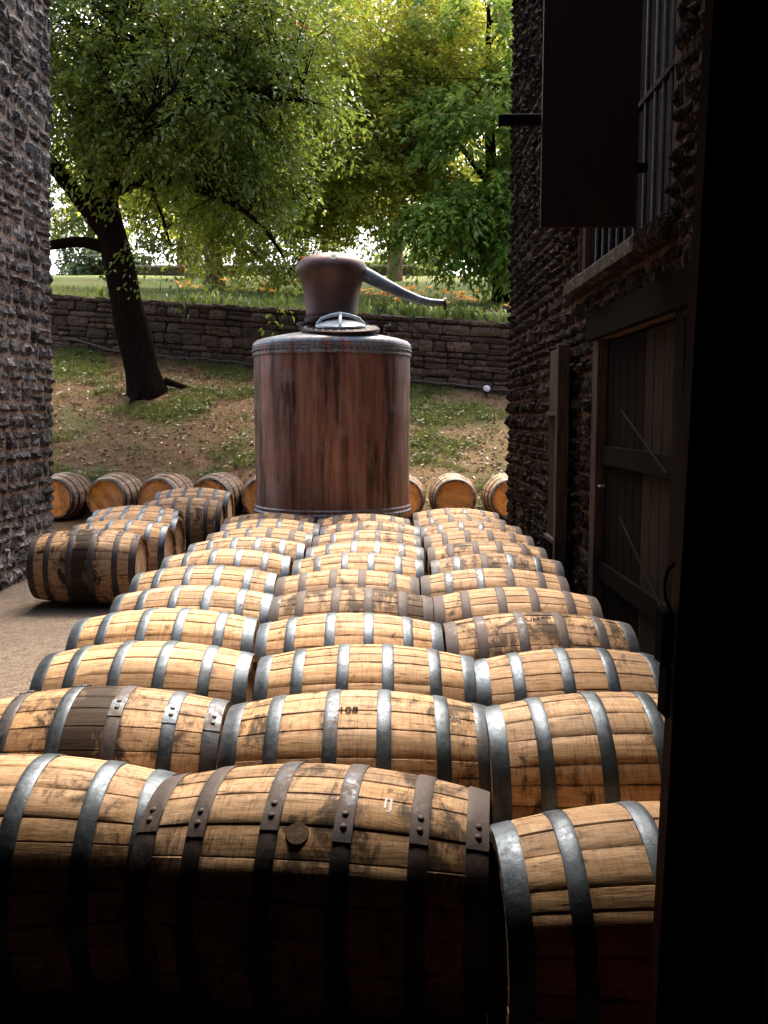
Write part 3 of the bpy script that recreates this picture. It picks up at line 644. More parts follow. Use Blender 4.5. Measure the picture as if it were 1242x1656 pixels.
def barrel(x, y, yaw, label, group, stain=.3, tone=1.0, rust=.3, rivets=False, head='pale', z=0.0, roll=None, bung=None, lap=None, pitch=0.0, spill=False):
    """x, y = centre of the barrel on the ground; axis along local X"""
    global NBAR; rr = random.Random(500+NBAR); NBAR += 1
    b = empty('barrel', (x, y, z), yaw); tag(b, label, 'barrel', group)
    k_ = rr.uniform(.988, 1.012); b.scale = (k_, k_, k_)
    if pitch: b.rotation_euler = (0, pitch, yaw)
    seed = rr.random(); col = (seed, stain, tone, 0.0 if spill else 1.0); roll = rr.uniform(0, 6.28) if roll is None else roll
    base = Matrix.Translation((0,0,BR)); mr = base @ Matrix.Rotation(roll, 4, 'X')
    for me in STAVES[rr.randrange(3)]: inst('stave', me, b, mr, col)
    for k, me in enumerate(HOOPS):
        o = inst('hoop', me, b, mr @ Matrix.Translation((rr.uniform(-.004,.004)*(0 if k in (0,5) else 1),0,0)), (seed, max(0, min(1, rust + rr.uniform(-.18,.18))), 1, 1))
        if rivets:
            la = lap if lap is not None else rr.uniform(-.3,.9)
            la += rr.uniform(-.06,.06); lm = Matrix.Rotation(la - roll, 4, 'X')
            inst('lap', LAPS[k], o, lm, o.color)
            for q in (.06, .17):
                r = prof(HOOPX[k]) + .0062; a = -q
                inst('rivet', RIV, o, lm @ Matrix.Rotation(a, 4, 'X') @ Matrix.Translation((HOOPX[k],0,r)), o.color)
    ha = rr.uniform(0, 3.14)
    for sx in (-1, 1):
        for me in HB[head]: inst('head_board', me, b, base @ Matrix.Translation((sx*(BL/2-.035),0,0)) @ Matrix.Rotation(ha, 4, 'X'), (seed, stain*.2-.1, tone*1.25, 1))
    if bung is not None:
        inst('bung', BUNG, b, base @ Matrix.Rotation(bung[1], 4, 'X') @ Matrix.Translation((bung[0],0,prof(bung[0])-.0055)))
    return b
G1 = 'oak barrels packed in three columns across the yard'
ORD = ['front', 'second', 'third', 'fourth', 'fifth', 'sixth', 'seventh', 'eighth', 'ninth', 'tenth', 'eleventh', 'twelfth']
# column tables: (x, y, yaw_deg, stain, tone, rust, look)
CC = [(-.166,2.37,-7,.46,.95,.72,'dark stained oak barrel with bung hole and riveted brown hoops'),
      (-.086,3.07,-.5,.42,.96,.42,'oak barrel with blotchy dark smudges and grey hoops'),
      (-.071,3.73,0,.18,1.08,.10,'clean pale oak barrel with shiny grey hoops'),
      (-.162,4.375,.6,.25,1.05,.15,'pale oak barrel with bright steel hoops'),
      (-.174,5.02,-.4,.66,.92,.55,'weathered oak barrel with brown blotches and rusty hoops'),
      (-.222,5.665,0,.36,1.02,.55,'oak barrel with dull brown hoops and a dark patch'),
      (-.176,6.31,.5,.26,1.08,.15,'pale oak barrel with a blue-black streak and shiny hoops'),
      (-.142,6.955,0,.20,1.05,.20,'pale oak barrel with bright hoops'),
      (-.140,7.60,-.4,.28,1.02,.35,'tan oak barrel with dull hoops'),
      (-.122,8.245,0,.45,1.02,.45,'oak barrel smudged on top'),
      (-.195,8.89,.4,.45,1.0,.6,'oak barrel with brownish hoops just in front of the copper still')]
LL = [(-1.03,2.47,0,.40,.95,.10,'oak barrel with smooth blue-grey hoops cut off by the left edge'),
      (-.985,3.145,.5,.30,.92,.45,'oak barrel with a black char stain across its middle'),
      (-.985,3.815,-.5,.12,1.08,.08,'clean pale oak barrel with wide blue-grey hoops'),
      (-1.06,4.47,.5,.18,1.06,.10,'pale oak barrel with shiny hoops'),
      (-1.055,5.115,0,.18,1.06,.10,'pale oak barrel with bright hoops and small black marks'),
      (-1.115,5.76,-.5,.2,1.06,.12,'pale oak barrel with steel hoops'),
      (-1.10,6.48,.6,.3,1.04,.25,'tan oak barrel with greyish hoops'),
      (-1.055,7.13,0,.34,1.04,.2,'pale oak barrel with shiny hoops'),
      (-1.04,7.775,-.6,.25,.86,.6,'duller brown oak barrel with dark hoops'),
      (-1.03,8.42,0,.2,1.1,.45,'very pale oak barrel'),
      (-1.12,9.065,.5,.45,.98,.7,'oak barrel with brown hoops')]
RR = [(.70,2.14,1.2,.14,1.05,.05,'clean pale oak barrel with bright blue-grey hoops beside the dark door'),
      (.782,3.03,.5,.30,1.02,.10,'oak barrel with speckled marks and steel hoops'),
      (.80,3.68,-.4,.18,1.05,.15,'pale oak barrel with grey hoops'),
      (.728,4.345,1.0,.55,.90,.70,'weathered brown oak barrel with stamped marks and rusty hoops'),
      (.712,4.99,.3,.22,1.04,.65,'pale oak barrel with brown hoops'),
      (.669,5.635,-.3,.28,1.04,.40,'pale oak barrel with one black hoop patch'),
      (.762,6.28,0,.42,1.0,.30,'oak barrel with black streaks on its left end'),
      (.765,6.925,.4,.42,.96,.6,'stained oak barrel with brown hoops'),
      (.770,7.57,0,.22,1.06,.5,'pale oak barrel with dull hoops'),
      (.768,8.215,-.4,.3,1.04,.4,'oak barrel with thin cracks'),
      (.722,8.86,.3,.2,1.08,.5,'very pale oak barrel'),
      (.735,9.505,0,.2,1.08,.4,'pale oak barrel farthest back, beside the copper still')]
BB = {}
for nm, T in (('middle', CC), ('left', LL), ('right', RR)):
    for i, (x, y, ya, st, tn, ru, look) in enumerate(T):
        kw = {}
        if nm == 'middle' and i == 0: kw = dict(bung=(-.02, .70), lap=.66)
        if nm == 'right' and i < 5 or nm == 'left' and i in (0, 2, 3, 4, 5): kw['lap'] = 2.2
        if (nm, i) == ('left', 1): kw['spill'] = True
        row = 'front row' if i == 0 else ORD[i] + ' row from the front'
        ru = min(.95, ru + ((.15 if nm == 'left' else .3) if i > 3 else .05))
        BB[nm, i] = barrel(x, y, R(ya), f'{look}, {nm} column, {row}'.replace(' row from the front', ' row'), G1, min(.8, st*1.1+.08), tn, ru, rivets=((nm, i) in (('middle',0),('left',1),('right',3))), **kw)
G2 = 'loose oak barrels lying beside the left wall'
for x, y, ya, st, tn, ru, zz, lb, bg in [
    (-2.47,7.72,1,.42,.98,.75,0,'oak barrel with a black stain round its middle, nearest of the loose group', (0,.12)),
    (-2.40,8.45,0,.2,1.04,.15,0,'pale oak barrel with shiny hoops right behind the black-stained loose barrel', None),
    (-2.46,9.10,0,.2,1.06,.15,0,'pale oak barrel showing a thin top, third in the loose group by left wall', None),
    (-2.60,9.75,0,.25,1.06,.2,.0,'pale oak barrel with light right head, fourth in the loose group by left wall', None),
    (-2.26,10.45,2,.5,.8,.75,.03,'dark weathered oak barrel with rusty hoops behind the loose pale barrels', None),
    (-2.28,11.12,0,.3,1.0,.5,.09,'oak barrel lying sideways just before the row along the bank', (.0,.15))]:
    barrel(x, y, R(ya), lb, G2, st, tn, ru, rivets=(y < 8), z=zz, bung=bg, lap=.35, spill=(y < 8))
G3 = 'barrels lined up end-on along the foot of the bank'
for x, ya, st, lb in [(-4.33,88,.5,'end-on oak barrel half hidden by left stone corner, at the foot of the bank'),
    (-3.62,86,.3,'end-on oak barrel with broad orange head, second from left stone corner'),
    (-2.93,84,.3,'end-on oak barrel with orange head partly covered, third from left stone corner'),
    (-2.24,84,.5,'end-on oak barrel with dark stained head, fourth from left stone corner'),
    (-1.60,91,.2,'end-on oak barrel with orange head touching left side of copper still in view'),
    (.24,90,.15,'end-on oak barrel peeking out right of the copper still'),
    (.93,91,.15,'end-on oak barrel with whole orange head between still and right wall'),
    (1.66,92,.2,'end-on oak barrel half hidden by the right stone corner')]:
    barrel(x, 12.55, R(ya), lb, G3, st, .98, .35, head='orange', z=bank_h(x, 12.5)-.02)
text_on(BB['right', 3], 'UM', -.034, .26, .045, M['ink']); text_on(BB['right', 3], '400', .032, .2, .032, M['ink'])
text_on(BB['middle', 0], 'IJ', .19, .36, .055, M['chalk']); text_on(BB['middle', 1], '108', -.03, .36, .045, M['ink']); text_on(BB['middle', 1], 'J1484', .30, .38, .035, M['char'])

# ------------------------------------------------------------------ foliage
def np_mesh(name, verts, tris, tint, mat):
    me = bpy.data.meshes.new(name); nv, nf = len(verts), len(tris)
    me.vertices.add(nv); me.vertices.foreach_set('co', verts.astype(np.float32).ravel())
    me.loops.add(nf*3); me.loops.foreach_set('vertex_index', tris.astype(np.int32).ravel())
    me.polygons.add(nf); me.polygons.foreach_set('loop_start', np.arange(0, nf*3, 3, dtype=np.int32)); me.polygons.foreach_set('loop_total', np.full(nf, 3, dtype=np.int32))
    at = me.attributes.new('tint', 'FLOAT', 'POINT'); at.data.foreach_set('value', tint.astype(np.float32))
    me.materials.append(mat); me.update(calc_edges=True); return me
def unit(a): return a / np.maximum(1e-6, np.linalg.norm(a, axis=-1, keepdims=True))
def leaves_mesh(name, b, d, n, l, wd, tint, mat, fold=.18, curl=.15):
    d = unit(d); s = unit(np.cross(d, n)); n = np.cross(s, d); l = l[:,None]; wd = wd[:,None]
    L_ = b + d*l*.42 + s*wd*.5 + n*wd*fold; R_ = b + d*l*.42 - s*wd*.5 + n*wd*fold; T_ = b + d*l - n*l*curl
    v = np.stack([b, L_, T_, R_], 1).reshape(-1, 3); k = np.arange(len(b))[:,None]*4
    t = np.concatenate([k + np.array([0,2,1]), k + np.array([0,3,2])], 1).reshape(-1, 3)
    return np_mesh(name, v, t, np.repeat(tint, 4), mat)
def spray_leaves(anc, out, per, length, leaf, droop, clump_t):
    k = len(anc); d = unit(out*.75 + rng.normal(0, .5, (k,3)) + np.array([0,0,-.05]))
    ln = length*rng.uniform(.6, 1.3, (k,1)); s = (np.arange(per) + rng.uniform(0,1,(k,per)))/per
    p = anc[:,None,:] + d[:,None,:]*(ln*s)[:,:,None]; p[:,:,2] -= droop*(s**2)*ln
    side = unit(np.cross(d, np.array([0,0,1.0]))); sg = np.where(np.arange(per) % 2 == 0, 1.0, -1.0)[None,:]*rng.uniform(.5,1.2,(k,per))
    ld = d[:,None,:]*.6 + side[:,None,:]*sg[:,:,None] + rng.normal(0,.35,(k,per,3)); ld[:,:,2] -= .25 + droop*s*.5
    p = p + rng.normal(0, length*.075, p.shape) + side[:,None,:]*sg[:,:,None]*length*.10
    nn = np.array([0,0,1.0]) + rng.normal(0,.48,(k,per,3))
    tint = np.clip(clump_t[:,None]*.6 + rng.uniform(0,.45,(k,per)), 0, .97); odd = rng.uniform(0,1,(k,per)) > .9965; tint[odd] = .999
    l = leaf*rng.uniform(.6,1.25,(k*per))
    return p.reshape(-1,3), ld.reshape(-1,3), nn.reshape(-1,3), l, l*rng.uniform(.42,.62,k*per), tint.reshape(-1)
def nz(p, sc, o=0): return np.array([mnoise.noise(Vector((q[0]*sc+o, q[1]*sc, q[2]*sc))) for q in p])
def crown_points(ells, gap=-.12, sc=.75, o=0):
    P_, O_ = [], []
    for c, r, k in ells:
        c, r = np.array(c), np.array(r); u = unit(rng.normal(0,1,(k,3))); rad = rng.uniform(.15,1,(k,1))**.5
        p = c + u*r*rad; keep = nz(p, sc, o) > gap; P_.append(p[keep]); O_.append(unit(u[keep]*np.array([1,1,.45])))
    return np.concatenate(P_), np.concatenate(O_)
def smooth_path(pts, n=4):
    pts = [Vector(p) for p in pts]; out = []
    for i in range(len(pts)-1):
        p0, p1, p2, p3 = pts[max(i-1,0)], pts[i], pts[i+1], pts[min(i+2,len(pts)-1)]
        for k in range(n):
            t = k/n; out.append(.5*((2*p1) + (p2-p0)*t + (2*p0-5*p1+4*p2-p3)*t*t + (3*p1-p0-3*p2+p3)*t**3))
    out.append(pts[-1]); return out
def tree(name, label, group, base, trunk, limbs, ells, bark, leafmat, per, length, leaf, droop, gap=-.12, twigs=.3, seg=12, sc=.75, o=0, limb_sprays=True, seglim=7, zmin=0.0):
    T = empty(name, base); tag(T, label, 'tree', group); B = Vector(base)
    m = MB(); pts = smooth_path([p for p, r in trunk]); rs = np.interp(np.linspace(0,1,len(pts)), np.linspace(0,1,len(trunk)), [r for p, r in trunk])
    m.tube([p-B for p in pts], list(rs), seg, True, .16); m.build('trunk', bark, T, 60)
    spine = [np.array(p) for p in pts[int(len(pts)*.68):]]
    for lp in limbs:
        q = smooth_path([p for p, r in lp]); rr_ = np.interp(np.linspace(0,1,len(q)), np.linspace(0,1,len(lp)), [r for p, r in lp])
        MB().tube([p-B for p in q], list(rr_), seglim, True, .12).build('limb', bark, T, 60); spine += [np.array(p) for p in q]
    spine = np.array(spine)
    anc, out = crown_points(ells, gap, sc, o)
    if limb_sprays:
        sp2 = spine[spine[:,2] > zmin]; j = rng.integers(0, len(sp2), len(anc)//6); e = sp2[j] + rng.normal(0, .55, (len(j),3)); anc = np.concatenate([anc, e]); out = np.concatenate([out, unit(rng.normal(0,1,(len(j),3))*np.array([1,1,.3]))])
    ct = np.clip(.5 + .9*nz(anc, .55, 9+o), 0, 1)
    b, d, n_, l, wd, ti = spray_leaves(anc, out, per, length, leaf, droop, ct)
    tag(link(bpy.data.objects.new('crown', leaves_mesh('crown', b - np.array(base), d, n_, l, wd, ti, leafmat)), T), kind='stuff')
    if twigs:
        m = MB(); rr2 = random.Random(3)
        for a, ou in zip(anc, out):
            if rr2.random() > twigs: continue
            dd = np.linalg.norm(spine - a, axis=1); jn = int(np.argmin(dd + np.array([rr2.uniform(0,1.3) for _ in range(len(spine))]))); s0 = spine[jn]
            if dd[jn] > 2.0: continue
            mid = (s0 + a)/2 + np.array([rr2.uniform(-.2,.2), rr2.uniform(-.2,.2), rr2.uniform(.0,.3)])
            end = a + ou*length*.8 + np.array([0,0,-droop*length*.5]); r0 = .007 + .007*min(1.5, dd[jn])
            m.tube([Vector(q) - B for q in (s0, mid, a, end)], [r0, r0*.6, r0*.4, .004], 4, False)
        tag(m.build('twigs', bark, T), kind='stuff')
    return T
GT = 'broadleaf trees on and above the bank'
tb = (-4.24, 16.8, 1.95)
tr1 = [((-4.22,16.8,1.6),.44),((-4.24,16.8,1.95),.37),((-4.33,16.8,2.40),.30),((-4.49,16.8,3.15),.28),((-4.65,16.8,4.01),.265),((-4.82,16.8,4.75),.255),((-4.98,16.8,5.4),.25),((-5.06,16.7,5.95),.20),((-5.09,16.6,6.7),.17),((-4.86,16.5,7.48),.15),((-4.49,16.4,8.24),.13),((-4.28,16.3,9.1),.10),((-4.2,16.3,10.6),.05)]
l1 = [[((-4.88,16.8,4.75),.17),((-5.28,16.6,5.33),.15),((-5.61,16.3,5.8),.13),((-5.98,16,6.22),.11),((-6.5,15.6,6.6),.07)],
      [((-4.80,16.8,4.50),.13),((-5.28,16.7,4.63),.10),((-5.76,16.6,4.56),.085),((-6.35,16.5,4.44),.06)],
      [((-5.05,16.7,5.9),.13),((-4.23,16.2,6.23),.10),((-3.21,15.6,6.49),.08),((-2.12,15,6.53),.055),((-1.13,14.6,6.31),.02)],
      [((-4.98,16.8,5.4),.12),((-4.01,16.3,5.59),.085),((-2.96,15.7,5.25),.06),((-2.18,15.2,4.8),.04),((-1.66,14.9,4.21),.025),((-1.45,14.7,3.71),.01)],
      [((-5.09,16.6,6.6),.14),((-4.04,16,7.4),.13),((-3.77,15.6,8.2),.11),((-3.58,15.3,9.0),.08),((-3.0,15,10.2),.03)],
      [((-4.9,16.8,5.2),.10),((-4.3,15.6,5.6),.08),((-3.6,14.4,6.0),.05),((-2.9,13.4,6.1),.02)],
      [((-3.3,15.65,6.48),.06),((-2.5,15.3,7.6),.04),((-1.8,15.1,8.9),.02)],
      [((-4.02,16.3,5.58),.05),((-3.75,16.0,5.0),.03),((-3.55,15.8,4.4),.015)]]
e1 = [((-5.2,16.6,8.2),(2.0,2.2,1.7),350), ((-4.4,16.2,7.9),(2.9,2.6,1.9),950), ((-2.9,15.4,6.6),(2.3,1.9,1.25),760), ((-3.6,15.6,9.2),(3.4,2.6,1.6),520), ((-1.9,15.2,8.4),(1.7,1.8,1.3),170), ((-5.2,15.4,6.5),(1.0,1.4,.8),60),
      ((-1.55,14.75,4.15),(.28,.25,.55),16), ((-3.6,15.9,4.55),(.75,.4,.30),26), ((-2.8,15.5,5.45),(1.3,.8,.5),150), ((-4.1,15.9,5.95),(1.0,.9,.4),90)]
tree('leaning_tree', 'dark leaning tree rooted in the bank left of the copper still', GT, tb, tr1, l1, e1, M['bark_dark'], M['leaf_near'], 28, .62, .105, .55, -.16, .45, 30, zmin=6.15)
LT = [o for o in COL.objects if o.name == 'leaning_tree'][0]
for a in (-1.9,.1):
    pts = []
    for f in (0,.25,.5,.75,1):
        x = tb[0] + math.cos(a+.2*f)*(.28+.75*f); y = tb[1] + math.sin(a+.2*f)*(.28+.75*f); pts.append(Vector((x, y, bank_h(x,y) + .16*(1-f)**2 - .05*f)) - Vector(tb))
    MB().tube(smooth_path(pts), list(np.linspace(.07,.01,17)), 8, True, .2).build('root', M['bark_dark'], LT, 60)
tr2 = [((-4.58,26,4.6),.40),((-4.62,26,5.0),.30),((-4.65,26,5.51),.25),((-4.70,26,6.26),.235),((-4.65,26,7.16),.22),((-4.38,26,8.31),.18),((-3.65,25.7,9.51),.14),((-2.78,25.5,10.86),.09),((-2.2,25.3,12.2),.04)]
l2 = [[((-4.65,26,7.1),.16),((-3.25,25,7.58),.11),((-1.58,24.3,8.02),.08),((-.02,23.8,8.18),.05),((1.2,23.5,8.1),.015)],
      [((-4.67,26,6.5),.12),((-3.58,25,6.95),.08),((-2.4,24.5,7.0),.05),((-.95,24,6.73),.02)],
      [((-4.66,26,6.35),.07),((-3.6,25,6.0),.045),((-2.88,24.4,5.27),.03),((-2.49,24,4.87),.012)],
      [((-4.4,26,8.2),.13),((-2.6,25,9.2),.09),((-.8,24.2,9.7),.06),((.8,23.8,10.0),.02)],
      [((-4.6,26,7.4),.10),((-5.9,25.4,7.9),.07),((-7.2,25,8.2),.03)]]
e2 = [((-.4,25.6,12.6),(4.4,2.4,1.9),700), ((.2,26.8,10.2),(3.8,2.2,3.4),900), ((-5,27,10.5),(4,2,3),400), ((-1.2,24.6,9.0),(3.6,2.4,2.3),1350), ((-2.0,25.0,11.2),(4.8,3.0,2.0),800), ((-3.2,24.8,7.5),(2.6,1.9,1.1),480), ((-.4,24.2,7.2),(2.3,1.5,1.0),480), ((-6.0,25.5,8.6),(2.4,2.0,1.7),330), ((1.3,24.3,9.8),(1.9,1.6,2.2),480), ((-2.5,24.1,5.35),(.55,.4,.55),26)]
tree('broad_tree', 'broad bright green tree with brown trunk on the lawn above the wall', GT, (-4.58,26,4.7), tr2, l2, e2, M['bark_brown'], M['leaf_mid'], 26, .72, .14, .45, -.20, .35, 14, o=30)
tr3 = [((3.05,24,4.4),.36),((3.02,24,4.75),.27),((2.99,24,5.06),.24),((2.89,24,5.82),.22),((2.79,24,6.73),.18),((2.69,24,7.94),.15),((2.6,24,9.57),.10),((2.58,24,11.6),.04)]
l3 = [[((2.89,24,5.7),.12),((2.13,23.6,6.4),.08),((1.19,23.2,6.7),.05),((.43,23,6.5),.02)], [((2.75,24,7.2),.10),((1.8,23.4,8.2),.06),((1.0,23,8.8),.02)], [((2.8,24,6.8),.10),((3.8,23.5,7.6),.06),((4.7,23.2,8),.03)]]
e3 = [((2.5,23.1,8.6),(2.2,1.7,2.4),800), ((1.7,22.9,6.4),(1.5,1.1,1.0),300), ((3.2,23.0,6.2),(1.5,1.2,1.1),330), ((3.0,23.4,11.2),(2.4,2.0,2.2),420)]
tree('drooping_tree', 'light green tree with drooping leaf sprays beside the right stone corner', GT, (3.02,24,4.55), tr3, l3, e3, M['bark_dark'], M['leaf_right'], 26, .62, .19, .9, -.05, .25, 12, o=60, limb_sprays=False)
for i, (x, y, h_, r_, tall, mk, lb) in enumerate([
    (-15.5,50,3.2,3.0,5.0,'leaf_far','far tree at the left edge of the lawn beyond the leaning trunk'),
    (-11.2,52,3.4,3.2,5.6,'leaf_far','far tree with thin grey trunk seen between the two nearer trunks'),
    (-13.6,46,.6,1.7,1.8,'leaf_blue','low bluish green bush at the lawn edge left of the leaning trunk'),
    (-8.6,56,4.0,3.6,6.5,'leaf_far','far tree behind the brown trunk of the broad tree'),
    (-3.8,60,5.2,3.6,7.0,'leaf_far','far tree with high crown above the low far wall'),
    (1.2,50,.5,2.0,1.9,'leaf_far','round green bush at the lawn edge behind the still head'),
    (5.6,54,2.8,4.2,6.5,'leaf_far','far tree behind the drooping tree at the right'),
    (.6,66,5.0,4.5,7.5,'leaf_far','far tree rising behind the broad crown in the middle'),
    (-7.5,37,2.6,4.6,13,'leaf_tall','tall tree filling the gap behind the two left-hand crowns'),
    (.4,36,2.8,4.4,13,'leaf_tall','tall tree closing the canopy behind the middle of the picture'),
    (6.0,38,2.5,4.0,13,'leaf_tall','tall tree behind the drooping tree at the right corner')]):
    zb = lawn_h(x, y); tk = [((x,y,zb-.3),.34),((x+.05,y,zb+h_*.6),.26),((x+.2,y,zb+h_+tall*.5),.16),((x+.2,y,zb+h_+tall),.05)]
    if tall > 12: e = [((x,y,zb+h_+tall*.5),(r_,r_*.6,tall*.55),1000), ((x+r_*.4,y-1,zb+h_+tall*.2),(r_*.6,r_*.5,tall*.22),160), ((x-r_*.4,y-1,zb+h_+tall*.22),(r_*.6,r_*.5,tall*.22),160)]
    else: e = [((x,y,zb+h_+tall*.5),(r_,r_*.8,tall*.55),230), ((x+r_*.5,y-.5,zb+h_+tall*.35),(r_*.6,r_*.5,tall*.3),80), ((x-r_*.5,y-.5,zb+h_+tall*.3),(r_*.6,r_*.5,tall*.3),80)]
    tree('bush' if h_ < 1 else 'far_tree', lb, 'far trees beyond the lawn', (x,y,zb), tk, [], e, M['bark_brown'], M[mk], 22, 1.0, .30 if tall < 12 else .22, .35, -.10, 0, 8, .4, i*13, False)

# ------------------------------------------------------------------ far low wall
FW = empty('field_wall', (-6, 43.2, lawn_h(-6, 43.2))); tag(FW, 'low pale stone wall along the far edge of the lawn', 'wall')
MB().box(-6, 7.5, -.2, .2, -.4, .50).build('wall_core', M['stone_ret'], FW)
for k in range(27): MB().bbox(-6+.5*k+.01, -6+.5*(k+1)-.01, -.27, .27, .502, .62, .02).build('coping_stone', M['concrete'], FW)

# ------------------------------------------------------------------ grass, weeds and litter on the bank and lawn
def blades(name, pts, hmin, hmax, wd, mat, lean=.5, tb=0.0):
    k = len(pts); az = rng.uniform(0, 6.283, k); h = rng.uniform(hmin, hmax, k); ln = rng.uniform(.1, lean, k)*h
    d = np.stack([np.cos(az), np.sin(az), np.zeros(k)], 1); s = np.stack([-np.sin(az), np.cos(az), np.zeros(k)], 1)*wd
    u = np.zeros((k,3)); u[:,2] = h
    a = pts - s*.5; b = pts + s*.5; c = pts + u*.6 + d*ln[:,None]*.4 + s*.35; e = pts + u*.6 + d*ln[:,None]*.4 - s*.35; t = pts + u*.95 + d*ln[:,None]
    v = np.stack([a,b,c,e,t],1).reshape(-1,3); q = np.arange(k)[:,None]*5
    tr = np.concatenate([q+np.array([0,1,2]), q+np.array([0,2,3]), q+np.array([3,2,4])],1).reshape(-1,3)
    ti = np.clip(rng.uniform(0,.97,k)+tb, 0, .97)
    o = link(bpy.data.objects.new(name, np_mesh(name, v, tr, np.repeat(ti,5), mat))); return o
def scatter(n, x0, x1, y0, y1, hf, keep):
    P_ = []
    while len(P_) < n:
        x, y = random.uniform(x0,x1), random.uniform(y0,y1)
        if keep(x, y): P_.append((x, y, hf(x,y)))
    return np.array(P_)
def dens_bank(x, y):
    if y > wall_y(x) - .08: return False
    a = mnoise.noise(Vector((x*.75, y*1.1, 5))) + .6*mnoise.noise(Vector((x*2.3, y*2.6, 2))) + (.12 if x > -.2 else -.02) + (.12 if y > 15.6 else 0)
    return a > .36 + random.uniform(-.36,.24)
tuft_c = scatter(5200, -9.5, 3.4, 12.7, 19.4, bank_h, dens_bank)
gp = np.repeat(tuft_c, 11, 0) + np.concatenate([rng.normal(0,.045,(len(tuft_c)*11,2)), np.zeros((len(tuft_c)*11,1))],1)
tag(blades('bank_grass', gp, .03, .095, .009, M['grass'], .9), 'patchy short grass growing on the bare earth bank', 'grass', kind='stuff')
wc = scatter(1500, -9.5, 3.4, 12.7, 19.3, bank_h, dens_bank); k = 8
wp = np.repeat(wc, k, 0) + rng.normal(0,.05,(len(wc)*k,3))*np.array([1,1,.25]) + np.array([0,0,.04])
az = rng.uniform(0,6.283,len(wp)); wd_ = np.stack([np.cos(az),np.sin(az),rng.uniform(-.1,.5,len(wp))],1)
l = rng.uniform(.03,.08,len(wp))
tag(link(bpy.data.objects.new('bank_weeds', leaves_mesh('bank_weeds', wp, wd_, np.array([0,0,1.0])+rng.normal(0,.4,(len(wp),3)), l, l*.55, rng.uniform(0,.97,len(wp)), M['weed']))), 'low broad-leaved weeds scattered over the bank', 'weeds', kind='stuff')
lc = scatter(9000, -9.5, 3.4, 12.7, 19.3, bank_h, lambda x, y: y < wall_y(x)-.05); lc[:,2] += .012
az = rng.uniform(0,6.283,len(lc)); l = rng.uniform(.03,.09,len(lc))
tag(link(bpy.data.objects.new('leaf_litter', leaves_mesh('leaf_litter', lc, np.stack([np.cos(az),np.sin(az),rng.normal(0,.25,len(lc))],1), np.array([0,0,1.0])+rng.normal(0,.35,(len(lc),3)), l, l*.5, rng.uniform(0,.97,len(lc)), M['litter']))), 'dry fallen leaves and twigs lying on the earth bank', 'leaf litter', kind='stuff')
lg = scatter(16000, -10, 5, 17, 24, lawn_h, lambda x, y: y > wall_y(x)+.05 and random.random() < 1.2/(1+.8*(y-wall_y(x))))
tag(blades('lawn_grass', lg, .04, .13, .012, M['grass'], .7, .15), 'longer grass along the top of the retaining wall', 'grass', kind='stuff')
MBX = [(1.55,18.7),(2.2,18.5),(3.2,18.4),(4.4,18.6),(5,20.3),(4.4,21.7),(3.2,22.1),(2.2,21.6),(1.5,20.6),(1.25,19.6)]
mb = MB(); cx, cy = 3.0, 20.2
vs = [(cx, cy, lawn_h(cx,cy)+.10)] + [(x, y, lawn_h(x,y)+.01) for x, y in MBX] + [(x*.6+cx*.4, y*.6+cy*.4, lawn_h(x*.6+cx*.4, y*.6+cy*.4)+.085) for x, y in MBX]
n = len(MBX); mb.add(vs, [(1+i, 1+(i+1)%n, 1+n+(i+1)%n, 1+n+i) for i in range(n)] + [(1+n+i, 1+n+(i+1)%n, 0) for i in range(n)])
tag(mb.build('lawn_shade_patch', M['lawn_shade'], None, 80), kind='structure')  # dark raised sheet that paints the shaded area of the lawn

# ------------------------------------------------------------------ daylilies on top of the wall
def lily(x, y, nl, nf, hgt, label):
    z = lawn_h(x, y); L_ = empty('daylily', (x, y, z)); tag(L_, label, 'plant', 'daylilies along the top of the retaining wall')
    c = rng.normal(0,.07,(nl,3))*np.array([1.6,1,.0]); az = rng.uniform(0,6.283,nl); h = rng.uniform(.55,1.1,nl)*hgt; segs = 5; V = []; T_ = []; tt = []
    for i in range(nl):
        d = np.array([math.cos(az[i]), math.sin(az[i]), 0]); s = np.array([-d[1], d[0], 0]); r = rng.uniform(.25,.6)*h[i]; n0 = len(V)
        for j in range(segs+1):
            f = j/segs; p = c[i] + d*r*f**1.6 + np.array([0,0,h[i]*(f - .38*f**3)]); w_ = .016*(1-f**2)+.002; V += [p-s*w_, p+s*w_]
        for j in range(segs): a = n0+2*j; T_ += [(a,a+1,a+3),(a,a+3,a+2)]
        tt += [rng.uniform(0,.95)]*(2*(segs+1))
    inst('leaves', np_mesh('leaves', np.array(V), np.array(T_), np.array(tt), M['lily_leaf']), L_)
    for q in range(nf):
        az_ = random.uniform(0,6.28); r = random.uniform(.05,.24); top = Vector((math.cos(az_)*r*1.5, math.sin(az_)*r, hgt*random.uniform(.75,1.12)))
        fl = MB().tube([(0,0,0), (top.x*.4, top.y*.4, top.z*.6), top], .004, 4).build('flower_stem', M['weed'], L_)
        k = 6; a = np.arange(k)*math.pi/3 + random.uniform(0,1); dd = np.stack([np.cos(a), np.sin(a), np.full(k,random.uniform(.4,1.6))],1) + rng.normal(0,.25,(k,3))
        inst('flower', leaves_mesh('flower', np.tile(np.array(top),(k,1)), dd, np.array([0,0,1.0])-dd*.3, np.full(k,.10)*random.uniform(.7,1.2), np.full(k,.05), np.full(k, random.uniform(0,.95)), M['petal'], .1, .25), L_)
    return L_
LSP = ['beside the neck of the copper still', 'under the drooping pipe', 'right of the pipe end', 'near the right stone corner', 'left of the leaning trunk', 'right of the leaning trunk', 'near the brown trunk', 'between trunk and still']
